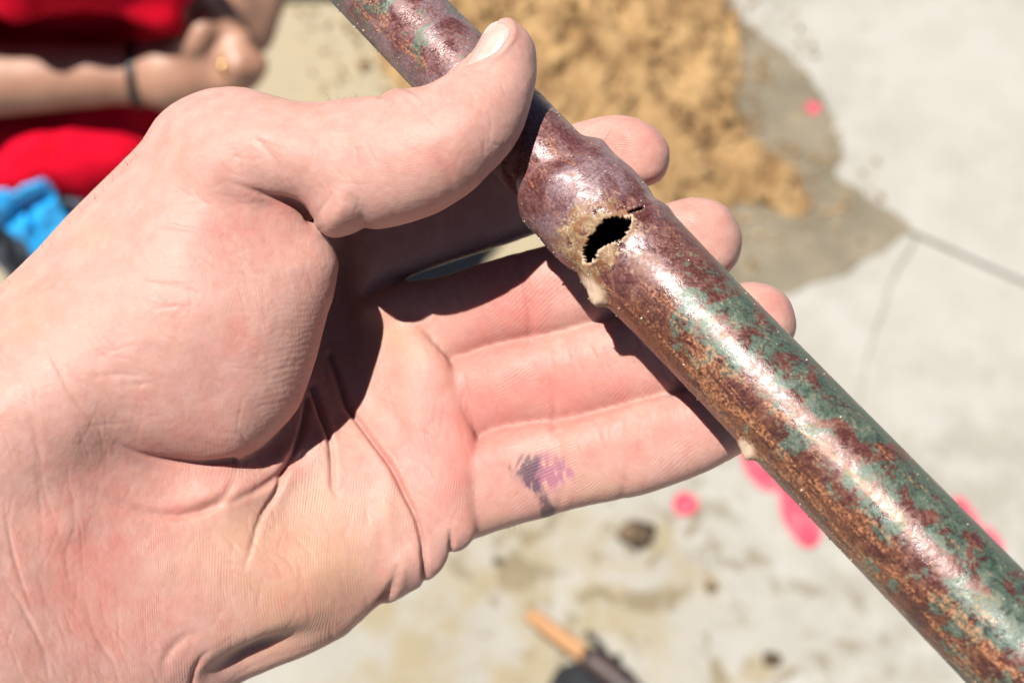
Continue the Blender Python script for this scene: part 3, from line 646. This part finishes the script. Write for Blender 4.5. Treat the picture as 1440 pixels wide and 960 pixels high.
    drk = front*1.6*(.9*np.exp(-((px[:, 0]-740)/27)**2-((px[:, 1]-656)/19)**2)*(.62+.7*np.clip(strk, -.3, .4)+.8*st) + .75*np.exp(-(line_dist([(742, 668), (757, 690), (768, 712), (772, 726)], px)[0]/9)**2)*(.8+st) + .8*np.exp(-((px[:, 0]-771)/9)**2-((px[:, 1]-722)/9)**2))
    # print ridges: the phase runs across the lines
    reg = np.clip((px[:, 0]-640)/40, 0, 1)*(V[:, 2] < 4)
    ph = V[:, 0]*.95-V[:, 1]*.10+2.2*np.sin(V[:, 1]*.055+V[:, 0]*.03)+3.0*fbm_v(V*.06, 2, 50)
    phf = V[:, 0]*.60+V[:, 1]*.75+2.0*np.sin(V[:, 0]*.09)+3.0*fbm_v(V*.07, 2, 51)
    phase = np.where(reg > .5, phf, ph)
    tip = []
    for x, y, rad in ((905, 222, 52), (1000, 345, 56), (1090, 455, 45)):
        d = np.hypot((px[:, 0]-x+rad*.6), (px[:, 1]-y-rad*.35)*1.15); m = np.hypot(px[:, 0]-x, px[:, 1]-y) < rad*1.15
        phase = np.where(m & (V[:, 2] < 2), d/PXMM, phase)
    thumb = (V[:, 2] > -2) & (px[:, 0] > 480) & (px[:, 1] < 330)
    phase = np.where(thumb, V[:, 1]*.95+V[:, 0]*.25+1.2*np.sin(V[:, 0]*.12), phase)
    ramp_ = np.clip(np.abs(px[:, 0]-660)/14, 0, 1)*np.clip(np.abs(px[:, 0]-480)/10, .4, 1)*np.clip((px[:, 0]+.25*px[:, 1]-330)/120, 0, 1)*front*(.5+1.0*fbm_v(V*.15, 2, 60))*np.where(thumb, .5, np.where((V[:, 2] > -3) & (px[:, 1] < 655) & (px[:, 0] < 480), .45, 1))
    Wd = hand_world(V2[:, 0], V2[:, 1], V2[:, 2])
    root = empty('person', tuple(PT(60, 720, .24)))
    tag(root, 'left hand held palm up with purple smear on little finger, thumb over the pipe', 'person')
    m, N, L, bs = new_mat('skin'); q = NB(N, L)
    pos = q.n('ShaderNodeNewGeometry').outputs['Position']
    n1 = q.noise(pos, 260, 5, .65); n2 = q.noise(pos, 1500, 3, .6)
    col = q.mix(q.ramp(n1, .3, .7), rgb(.560, .305, .250), rgb(.620, .370, .312))
    col = q.mix(q.ramp(q.attr('yel'), 0, 1, 0, .7), col, rgb(.585, .352, .225))
    col = q.mix(q.ramp(q.attr('red'), -.1, 1.1, 0, .85), col, rgb(.610, .212, .178))
    col = q.mix(q.ramp(n2, .60, .75, 0, .25), col, rgb(.72, .50, .40))
    col = q.mix(q.ramp(q.attr('pur'), .1, 1.2, 0, .55), col, rgb(.32, .07, .22))
    col = q.mix(q.ramp(q.attr('drk'), .15, 1.0, 0, .8), col, rgb(.09, .06, .085))
    L.new(col, bs.inputs['Base Color'])
    L.new(q.ramp(n1, .3, .7, .46, .60), bs.inputs['Roughness'])
    bs.inputs['Specular IOR Level'].default_value = .22
    bs.inputs['Subsurface Weight'].default_value = .75; bs.inputs['Subsurface Radius'].default_value = (1.0, .28, .14); bs.inputs['Subsurface Scale'].default_value = .0024
    rid = q.math('MULTIPLY', q.math('SINE', q.math('MULTIPLY', q.attr('ridge'), 2*math.pi/.5)), q.attr('ridgeamp'))
    vor = q.n('ShaderNodeTexVoronoi', feature='DISTANCE_TO_EDGE'); vor.inputs['Scale'].default_value = 1100; L.new(pos, vor.inputs['Vector'])
    nn = q.bump(q.math('MULTIPLY', rid, q.ramp(q.noise(pos, 420, 3, .6), .36, .60, .35, 1)), .000023, .9); nn = q.bump(n2, .00006, .7, nn); nn = q.bump(q.ramp(vor.outputs[0], 0, .12), .000012, .6, nn)
    L.new(nn, bs.inputs['Normal'])
    o = mesh_obj('hand', Wd, Q, m, root)
    for nm, a in (('red', red), ('yel', yel), ('pur', pur), ('drk', drk), ('ridge', phase), ('ridgeamp', np.clip(ramp_, 0, 1))): add_attr(o, nm, a)
    # ---- thumbnail: a thin curved plate over its bed
    sel = np.where(onthumb & (nsd < 1.5) & (NN[:, 2] > -.2))[0]
    P0, N0, pv = V[sel], NN[sel], px[sel]
    ng = 26; gx = np.linspace(638, 722, ng); gy = np.linspace(24, 104, ng)
    gp = np.stack(np.meshgrid(gx, gy, indexing='ij'), -1).reshape(-1, 2)
    poly = spl(nail_p, 6, True); sdn = poly_sd(poly, gp)
    # pull outside points onto the outline so that the plate's edge follows it
    A = poly; B = np.roll(A, -1, 0); proj = gp.copy()
    for i in np.where(sdn > 0)[0]:
        e = B-A; w = gp[i]-A; t = np.clip((w*e).sum(1)/(e*e).sum(1), 0, 1); c = A+t[:, None]*e
        proj[i] = c[np.argmin(((gp[i]-c)**2).sum(1))]
    d2 = ((proj[:, None]-pv[None])**2).sum(-1); wgt = np.exp(-d2/(5.0**2))+1e-12
    hz = (wgt*P0[None, :, 2]).sum(1)/wgt.sum(1)
    rimd = np.clip(-sdn/PXMM/1.2, 0, 1)
    vn = np.stack([proj[:, 0]/PXMM, proj[:, 1]/PXMM, hz+.12+.25*rimd], -1)
    fid = []
    for i in range(ng-1):
        for j in range(ng-1):
            k4 = [i*ng+j, i*ng+j+1, (i+1)*ng+j+1, (i+1)*ng+j]
            if min(sdn[k4]) < 0: fid.append(k4)
    m, N, L, bs = new_mat('nail'); q = NB(N, L); pos = q.n('ShaderNodeNewGeometry').outputs['Position']
    L.new(q.mix(q.ramp(q.noise(pos, 300, 3), .35, .65), rgb(.70, .47, .40), rgb(.74, .54, .47)), bs.inputs['Base Color'])
    bs.inputs['Roughness'].default_value = .30; bs.inputs['Subsurface Weight'].default_value = .3; bs.inputs['Subsurface Scale'].default_value = .001
    nl = mesh_obj('thumbnail', hand_world(vn[:, 0], vn[:, 1], vn[:, 2]), fid, m, root)
    so = nl.modifiers.new('t', 'SOLIDIFY'); so.thickness = .0004; so.offset = -1 if nl.data.polygons[0].normal @ Vector(CAM_POS-PT(680, 60, .24)) > 0 else 1
    nl.modifiers.new('s', 'SUBSURF').levels = 1; nl.modifiers['s'].render_levels = 1
    # ---- hairs on the back edge of wrist and thumb
    cu = bpy.data.curves.new('arm_hair', 'CURVE'); cu.dimensions = '3D'; cu.bevel_depth = .000035; cu.bevel_resolution = 1
    off = np.array(root.location)
    edge = spl([(15, 415, 4), (62, 367, 3), (104, 319, 3), (167, 252, 2), (217, 202, 1), (250, 168, 0), (290, 148, 0)], 8)
    def hair(x, y, h, dx, dy, ln, curl):
        s = cu.splines.new('POLY'); s.points.add(7); a = math.atan2(dy, dx); p = np.array([x, y], float)
        for k in range(8):
            w = hand_world(p[0]/PXMM, p[1]/PXMM, h+k*.15)-off; s.points[k].co = (*w, 1); s.points[k].radius = 1-k*.1
            p = p+ln/7*np.array([math.cos(a), math.sin(a)]); a += curl
    for _ in range(44):
        e = edge[RNG.integers(0, len(edge))]; hair(e[0]+RNG.uniform(0, 5), e[1]+RNG.uniform(0, 5), e[2]-4, -.5+RNG.uniform(-.3, .6), -.8+RNG.uniform(-.2, .4), RNG.uniform(14, 34), RNG.uniform(-.16, .16))
    for _ in range(12):
        hair(RNG.uniform(455, 545), 145, 3, RNG.uniform(-.4, 1), -.8, RNG.uniform(10, 22), RNG.uniform(-.5, .5))
    for x in (690, 715, 722, 730, 640):
        hair(x, 745-(x-690)*.28, -14, .4, 1, 12, .1)
    cu.materials.append(simple_mat('hair', (.10, .06, .035), .4, (.25, .16, .09), 500))
    ho = bpy.data.objects.new('arm_hair', cu); COL.objects.link(ho); ho.parent = root; tag(ho, kind='stuff')
build_hand()
# ------------------------------------------------------------------ the crouching worker, far side
def build_worker():
    "modelled in metres in axes turned with the view, then set in the world"
    def C(px, py, d): return np.array([(px-720)/FPX*d, (480-py)/FPX*d, -d])
    DN = np.array([0, -math.cos(PITCH), -math.sin(PITCH)])       # straight down, in these axes
    def field(prims, lo, hi, vox, kdef):
        n = ((hi-lo)/vox).astype(int)+1; D = np.full(tuple(n), 1.0, np.float32)
        ax = [lo[i]+vox*np.arange(n[i]) for i in range(3)]
        for a, b, ra, rb, k in prims:
            a, b = np.asarray(a, float), np.asarray(b, float); pad = max(ra, rb)+.05
            mn, mx = np.minimum(a, b)-pad, np.maximum(a, b)+pad
            s = [slice(max(int((mn[i]-lo[i])/vox), 0), max(min(int((mx[i]-lo[i])/vox)+2, n[i]), 0)) for i in range(3)]
            if any(x.stop <= x.start for x in s): continue
            g = np.stack(np.meshgrid(*[ax[i][s[i]] for i in range(3)], indexing='ij'), -1).astype(np.float32)
            e = b-a; w = g-a.astype(np.float32); t = np.clip((w@e.astype(np.float32))/max(e@e, 1e-9), 0, 1)
            d = np.linalg.norm(w-t[..., None]*e.astype(np.float32), axis=-1)-(ra+(rb-ra)*t)
            D[tuple(s)] = smin(D[tuple(s)], d, np.float32(k))
        D[0], D[-1], D[:, 0], D[:, -1], D[..., 0], D[..., -1] = (1,)*6
        return D, ax
    def to_mesh(name, D, lo, vox, mat, parent, wr=0, sc=30, sub=True):
        V, Q = surface_nets(D, lo, vox); a, b, c = V[Q[:, 0]], V[Q[:, 1]], V[Q[:, 2]]
        if (np.cross(b-a, c-a)*(a-V.mean(0))).sum() < 0: Q = Q[:, ::-1]
        o = mesh_obj(name, cam2world(V), Q, mat, parent)
        s = o.modifiers.new('s', 'SMOOTH'); s.factor = .5; s.iterations = 4
        return o
    chain = lambda pts, rad, k=.012: [(pts[i], pts[i+1], rad[i], rad[i+1], k) for i in range(len(pts)-1)]
    # joints
    wrist = C(196, 104, 1.255); elbow = C(-200, 118, 1.225); shR = C(-120, -330, 1.17); shL = C(300, -430, 1.23); elL = C(425, -195, 1.355); wrL = C(345, 40, 1.285)
    chest = C(80, -300, 1.22); belly = C(110, -60, 1.36); pelvis = C(90, 40, 1.50); neck = C(60, -480, 1.125); head = C(20, -600, 1.07)
    body = []
    body += chain([pelvis, belly, chest, neck, head], [.13, .125, .135, .055, .06], .05)
    body += [(head, C(30, -650, 1.04), .085, .09, .04), (C(30, -570, 1.03), C(30, -570, 1.01), .05, .045, .04)]
    body += chain([chest, shR, elbow, wrist], [.10, .058, .040, .0245], .02)
    body += chain([chest, shL, elL, wrL], [.10, .058, .040, .025], .02)
    # right hand: palm, thumb and four curled fingers round what it holds
    body += chain([wrist, C(235, 100, 1.25), C(285, 90, 1.245)], [.0245, .027, .028], .012)
    body += [(C(240, 118, 1.25), C(290, 112, 1.25), .022, .020, .012)]
    body += chain([C(285, 68, 1.24), C(320, 48, 1.225), C(338, 56, 1.225), C(342, 70, 1.235)], [.013, .011, .010, .009], .004)
    body += chain([C(290, 88, 1.24), C(325, 76, 1.222), C(345, 80, 1.222), C(346, 92, 1.235)], [.012, .011, .010, .009], .004)
    body += chain([C(295, 104, 1.24), C(335, 94, 1.22), C(360, 92, 1.226), C(356, 108, 1.24)], [.012, .011, .0105, .009], .004)
    body += chain([C(290, 120, 1.245), C(322, 112, 1.228), C(346, 114, 1.232), C(338, 124, 1.245)], [.011, .010, .009, .008], .004)
    body += chain([C(255, 78, 1.235), C(275, 58, 1.215), C(285, 40, 1.212), C(302, 34, 1.218)], [.015, .012, .011, .009], .006)
    # left hand resting over it
    body += chain([wrL, C(320, 10, 1.265), C(292, 2, 1.25)], [.024, .024, .022], .012)
    body += chain([C(296, 10, 1.25), C(278, 14, 1.228), C(272, 26, 1.226)], [.012, .0115, .010], .004)
    body += chain([C(300, -8, 1.25), C(275, -6, 1.225), C(268, 8, 1.222)], [.012, .0115, .010], .004)
    body += chain([C(305, 20, 1.25), C(292, 26, 1.226), C(288, 38, 1.226)], [.012, .011, .010], .004)
    body += chain([C(300, -22, 1.25), C(280, -26, 1.23), C(268, -16, 1.226)], [.011, .010, .009], .004)
    body += chain([C(320, 22, 1.25), C(312, 40, 1.235), C(304, 50, 1.23)], [.012, .011, .009], .004)
    # legs
    kneeR = C(110, 262, 1.37); kneeL = C(255, 235, 1.42); ankR = kneeR+DN*.28+np.array([.02, .03, 0]); ankL = kneeL+DN*.26+np.array([.02, .05, 0])
    hipR, hipL = C(20, 60, 1.48), C(190, 40, 1.50)
    body += chain([pelvis, hipR, kneeR, ankR], [.10, .085, .052, .036], .03)+chain([pelvis, hipL, kneeL, ankL], [.10, .085, .052, .036], .03)
    for a in (ankR, ankL): body += chain([a+DN*.03, a+DN*.045+np.array([.06, -.09, .05])], [.035, .028], .02)
    lo = np.array([-.78, -.40, -1.86]); hi = np.array([.10, .50, -.80])
    allp = np.array([p[0] for p in body]+[p[1] for p in body]); lo = allp.min(0)-.16; hi = allp.max(0)+.16
    vox = .0046
    root = empty('person', tuple(cam2world(pelvis+DN*.3))); tag(root, 'crouching worker in a red shirt and dark trousers with black wristband, hands clasped', 'person')
    skin, N, L, bs = new_mat('tanned_skin'); q = NB(N, L); pos = q.n('ShaderNodeNewGeometry').outputs['Position']
    L.new(q.mix(q.ramp(q.noise(pos, 25, 4), .35, .65), rgb(.40, .20, .125), rgb(.48, .255, .165)), bs.inputs['Base Color']); bs.inputs['Roughness'].default_value = .5
    bs.inputs['Subsurface Weight'].default_value = .3; bs.inputs['Subsurface Radius'].default_value = (1, .35, .2); bs.inputs['Subsurface Scale'].default_value = .006
    D, ax = field(body, lo, hi, vox, .02); to_mesh('body', D, lo, vox, skin, root)
    def fold(D, lo, vox, amp, fr, seed):
        m = np.abs(D) < .03; ii = np.argwhere(m); p = lo+ii*vox
        w = fbm(p*np.array([fr, fr*1.6, fr]), 3, seed); D[m] -= (amp*(1-np.abs(w)*3.0)).astype(np.float32)
        return D
    # shirt: torso, sleeves, and the hem bunched over the lap
    red = simple_mat('red_shirt', (.62, .001, .016), .9, (.74, .0015, .026), 40, .0006); red.node_tree.nodes['Principled BSDF'].inputs['Specular IOR Level'].default_value = .1
    sh = []
    sh += chain([pelvis, belly, chest, C(60, -450, 1.145)], [.15, .135, .14, .075], .04)
    sh += chain([chest, shR, shR+(elbow-shR)*.62], [.12, .082, .078], .03)+chain([chest, shL, shL+(elL-shL)*.55], [.12, .08, .075], .03)
    sh += chain([C(-80, -78, 1.175), C(60, -76, 1.17), C(170, -66, 1.175), C(240, -40, 1.185)], [.055, .045, .040, .026], .02)     # the chest front, leaning out over the forearm
    sh += chain([C(-40, -20, 1.175), C(20, 0, 1.17), C(50, -12, 1.175)], [.022, .016, .012], .01)+chain([C(140, -12, 1.175), C(190, 6, 1.18), C(236, 22, 1.19)], [.010, .010, .010], .006)
    sh += chain([C(-120, 250, 1.33), C(-20, 240, 1.325), C(80, 212, 1.315), C(150, 205, 1.32), C(215, 212, 1.35)], [.045, .040, .045, .040, .035], .03)
    sh += chain([C(-60, 120, 1.40), C(150, 120, 1.41)], [.09, .09], .05)
    al = np.array([p[0] for p in sh]+[p[1] for p in sh]); l2 = al.min(0)-.18; h2 = al.max(0)+.18
    D, ax = field(sh, l2, h2, .0055, .03); D = fold(D, l2, .0055, .006, 14, 3); to_mesh('shirt', D, l2, .0055, red, root)
    # trousers
    slate = simple_mat('slate_trousers', (.055, .065, .088), .85, (.10, .115, .145), 30, .001)
    tr = chain([hipR, kneeR, ankR+DN*-.02], [.105, .070, .058], .03)+chain([hipL, kneeL, ankL+DN*-.02], [.105, .072, .058], .03)
    tr += chain([C(60, 265, 1.36), C(160, 262, 1.37), C(235, 235, 1.40)], [.045, .045, .05], .03)+chain([C(70, 285, 1.36), C(30, 335, 1.38), C(60, 380, 1.42)], [.045, .028, .03], .03)
    al = np.array([p[0] for p in tr]+[p[1] for p in tr]); l3 = al.min(0)-.13; h3 = al.max(0)+.13
    D, ax = field(tr, l3, h3, .0055, .03); D = fold(D, l3, .0055, .004, 16, 8); to_mesh('trousers', D, l3, .0055, slate, root)
    # bright blue cloth hanging over the trousers
    blue = simple_mat('blue_cloth', (.010, .46, 1.05), .5, (.03, .56, 1.15), 20, .001)
    outl = spl([(-50, 285), (-5, 268), (22, 270), (30, 262), (64, 254), (76, 272), (86, 292), (100, 312), (104, 340), (84, 372), (52, 380), (46, 368), (36, 344), (20, 336), (8, 324), (-12, 320), (-60, 330)], 6, True)
    gx = np.arange(-70, 115, 3.0); gy = np.arange(245, 390, 3.0); G = np.stack(np.meshgrid(gx, gy, indexing='ij'), -1); sd = poly_sd(outl, G)
    z0 = G[..., :1]*0; wv = fbm(np.concatenate([G*np.array([.025, .035]), z0], -1), 3, 5)
    ln = line_dist([(-10, 330), (25, 296), (66, 274)], G.reshape(-1, 2))[0].reshape(sd.shape); ln2 = line_dist([(40, 294), (50, 326)], G.reshape(-1, 2))[0].reshape(sd.shape)
    dep = 1.262+(G[..., 1]-255)*.0005+.010*wv+.014*np.exp(-(ln/7)**2)+.008*np.exp(-(ln2/5)**2)
    V = PT(G[..., 0], G[..., 1], dep).reshape(-1, 3); nx, ny = sd.shape; idx = np.arange(nx*ny).reshape(nx, ny)
    Fq = np.stack([idx[:-1, :-1], idx[:-1, 1:], idx[1:, 1:], idx[1:, :-1]], -1).reshape(-1, 4); Fq = Fq[(sd.ravel()[Fq] < 0).all(1)]
    o = mesh_obj('cloth', V, Fq, blue); tag(o, 'bright blue cloth with a fold, draped over the worker\'s dark trousers', 'cloth')
    so = o.modifiers.new('t', 'SOLIDIFY'); so.thickness = .003
    # wristband and ring
    wb = simple_mat('black_band', (.006, .006, .007), .5); ax_ = (C(235, 100, 1.25)-elbow); ax_ /= np.linalg.norm(ax_)
    def ring(name, cen, axd, R, r, mat, flat=1.0):
        a = np.cross(axd, [0, 0, 1.0]); a /= np.linalg.norm(a); b = np.cross(axd, a); V = []; n, k = 40, 10
        for i in range(n):
            t = 2*math.pi*i/n; d = a*math.cos(t)+b*math.sin(t)
            for j in range(k):
                w = 2*math.pi*j/k; V.append(cen+d*(R+r*math.cos(w))+axd*r*flat*math.sin(w))
        F = [[i*k+j, ((i+1) % n)*k+j, ((i+1) % n)*k+(j+1) % k, i*k+(j+1) % k] for i in range(n) for j in range(k)]
        return mesh_obj(name, cam2world(np.array(V)), F, mat, root)
    ring('wristband', C(193, 104, 1.255), ax_, .0262, .0042, wb, 1.5)
    gold = simple_mat('gold', (.8, .5, .18), .25, metallic=1.0)
    f0, f1 = C(295, 104, 1.24), C(335, 94, 1.22); dd = (f1-f0)/np.linalg.norm(f1-f0); ring('finger_ring', f0+dd*.028*1.0, dd, .0122, .0016, gold, 1.5)
    # hair
    hm = simple_mat('dark_hair', (.03, .02, .015), .6, (.05, .035, .025), 80, .003)
    hp = [(C(27, -635, 1.065), C(37, -670, 1.06), .098, .092, .03), (C(20, -600, 1.12), C(25, -630, 1.10), .085, .09, .03)]
    al = np.array([p[0] for p in hp]+[p[1] for p in hp]); l4 = al.min(0)-.15; h4 = al.max(0)+.15
    D, ax = field(hp, l4, h4, .006, .02); D = fold(D, l4, .006, .004, 30, 5); to_mesh('hair', D, l4, .006, hm, root)
build_worker()
# ------------------------------------------------------------------ small things on the paving
def build_small():
    pk = simple_mat('pink_paint', (.62, .028, .080), .85, (.70, .13, .17), 75, .0012)
    dots = [('paint_dot', [(1132, 150), (1138, 147), (1146, 147), (1152, 152), (1151, 160), (1144, 163), (1136, 161)], 'tiny pink paint dot on the wet patch by the sand heap'),
            ('paint_dot', [(950, 700), (958, 694), (970, 695), (980, 702), (981, 713), (975, 722), (962, 725), (950, 720), (946, 710)], 'round pink paint dot on the concrete below the little finger'),
            ('paint_splash', [(1040, 628), (1062, 622), (1082, 640), (1098, 662), (1100, 684), (1082, 690), (1062, 680), (1048, 660)], 'long pink paint splash tucked against the fingertip and the pipe edge'),
            ('paint_splash', [(1096, 690), (1112, 682), (1135, 695), (1150, 722), (1156, 750), (1146, 768), (1132, 772), (1116, 756), (1102, 734)], 'tall pink paint splash just left of the lower pipe'),
            ('paint_splash', [(1338, 704), (1352, 702), (1366, 716), (1376, 734), (1372, 746), (1358, 742), (1344, 726)], 'pink paint splash to the right of the pipe, upper one'),
            ('paint_splash', [(1378, 742), (1392, 746), (1406, 760), (1411, 774), (1404, 784), (1388, 772)], 'small pink paint splash to the right of the pipe, lower one')]
    for i, (nm, pts, lb) in enumerate(dots):
        tag(sheet(nm, pts, .0045 if i == 0 else .0030, pk, .0015, 20+i), lb, 'paint mark', 'pink marking paint on the paving')
    # mud clod in its damp hollow
    v, f = ball(3); c = GR(893, 755); r = .0165*(1+.8*fbm(v*1.6, 4, 8)[:, None])
    mud = simple_mat('mud', (.06, .036, .02), .9, (.20, .13, .07), 60, .004)
    tag(mesh_obj('mud_clod', v*r*np.array([1.1, .9, .5])+c+np.array([0, 0, .008]), f, mud), 'dark brown mud clod lying on the stained concrete', 'clod')
    for (px, py, rr, lb) in ((1000, 826, .006, 'small brown crumb on the pale concrete right of the mud clod'), (1085, 928, .008, 'small brown clod near the bottom of the pipe'), (700, 790, .005, 'little sandy pebble below the heel of the hand')):
        r = rr*(1+.35*fbm(v*1.6+px, 3, 9)[:, None])
        tag(mesh_obj('pebble', v*r*np.array([1.2, 1, .7])+GR(px, py)+np.array([0, 0, rr*.4]), f, mud), lb, 'pebble', 'crumbs on the concrete')
    # wooden handled tool, and the black glove it lies on
    d0, d1, d2 = GR(746, 864, .030), GR(828, 924, .042), GR(905, 985, .050)
    root = empty('hand_tool', tuple((d0+d2)/2)); tag(root, 'stick handled tool lying across the black cloth, bare wood end and dark grip', 'tool')
    wood = simple_mat('bare_wood', (.44, .215, .085), .65, (.52, .28, .12), 30, .001); dark = simple_mat('dark_grip', (.035, .018, .016), .5, (.06, .03, .026), 60, .001)
    tube('wooden_handle', [d0, d0+(d1-d0)*.03, d0+(d1-d0)*.5, d1], [.006, .0085, .009, .0095], wood, root)
    tube('grip', [d1-(d1-d0)*.02, d1+(d2-d1)*.05, d1+(d2-d1)*.6, d2], [.0105, .0125, .0125, .012], dark, root)
    black = simple_mat('black_cloth', (.004, .005, .008), .85, (.008, .011, .016), 50, .003)
    cen = GR(820, 985); P = [(768, 975), (775, 955), (786, 940), (806, 932), (826, 926), (840, 922), (838, 908), (822, 893), (828, 888), (848, 905), (858, 922), (872, 921), (874, 934), (888, 945), (900, 962), (912, 990), (905, 1030), (840, 1050), (775, 1035), (758, 1000)]
    o2 = spl([GR(*p) for p in P], 6, True)[:, :2]; lo, hi = o2.min(0)-.01, o2.max(0)+.01; st = .0022
    X, Y = np.meshgrid(np.arange(lo[0], hi[0], st), np.arange(lo[1], hi[1], st), indexing='ij'); Q = np.stack([X, Y], -1); sd = poly_sd(o2, Q)
    h = np.clip(-sd, 0, .03); Z = .004+.030*(1-(1-h/.03)**2)+np.clip(-sd/.01, 0, 1)*.010*fbm(np.concatenate([Q*45, X[..., None]*0], -1), 3, 6)
    Z = np.where(sd < 0, Z, -.004)
    nx, ny = X.shape; idx = np.arange(nx*ny).reshape(nx, ny); Fq = np.stack([idx[:-1, :-1], idx[1:, :-1], idx[1:, 1:], idx[:-1, 1:]], -1).reshape(-1, 4)
    Fq = Fq[(Z.ravel()[Fq] > 0).any(1)]
    tag(mesh_obj('cloth', np.stack([X, Y, Z], -1).reshape(-1, 3), Fq, black), 'crumpled black cloth at the bottom edge under the wooden tool', 'cloth')
    # pale bucket whose foot shows at the top edge
    b0 = GR(415, 12); b0 = b0+np.array([0, .12, 0]); root = empty('bucket', tuple(b0)); tag(root, 'pale grey bucket standing on the sandy concrete behind the crouching worker', 'bucket')
    gm = simple_mat('bucket_plastic', (.42, .46, .47), .45, (.50, .54, .55), 20); 
    prof = [(.0, .002), (.105, .002), (.112, .006), (.135, .25), (.142, .255), (.142, .27), (.134, .27), (.128, .25), (.106, .014), (0, .012)]
    k = 40; a = np.linspace(0, 2*math.pi, k, endpoint=False)
    V = np.array([[r*math.cos(t), r*math.sin(t), z] for r, z in prof for t in a])+b0
    F = [[i*k+j, i*k+(j+1) % k, (i+1)*k+(j+1) % k, (i+1)*k+j] for i in range(len(prof)-1) for j in range(k)]
    mesh_obj('bucket_wall', V, F, gm, root)
    wire = simple_mat('wire', (.35, .35, .36), .35, metallic=.9)
    tube('bucket_handle', [b0+np.array([.146*math.cos(t), -.02-.13*math.sin(t)*.8, .25-.10*math.sin(t)]) for t in np.linspace(0, math.pi, 9)], [.003]*9, wire, root)
def ball(sub):
    bm = bmesh.new(); bmesh.ops.create_icosphere(bm, subdivisions=sub, radius=1); v = np.array([x.co for x in bm.verts]); f = [[y.index for y in x.verts] for x in bm.faces]; bm.free()
    return v, f
def tube(name, pts, rad, mat, parent=None, k=14, n=5):
    P = spl(pts, n); R = spl(np.array(rad)[:, None], n)[:, 0]; V = []; up = np.array([.13, .2, 1.0])
    for i in range(len(P)):
        t = P[min(i+1, len(P)-1)]-P[max(i-1, 0)]; t /= np.linalg.norm(t); a = np.cross(t, up); a /= np.linalg.norm(a); b = np.cross(a, t)
        for j in range(k):
            w = 2*math.pi*j/k; V.append(P[i]+R[i]*(a*math.cos(w)+b*math.sin(w)))
    m = len(P); F = [[i*k+j, (i+1)*k+j, (i+1)*k+(j+1) % k, i*k+(j+1) % k] for i in range(m-1) for j in range(k)]+[list(range(k)), list(range((m-1)*k, m*k))[::-1]]
    return mesh_obj(name, V, F, mat, parent)
build_small()
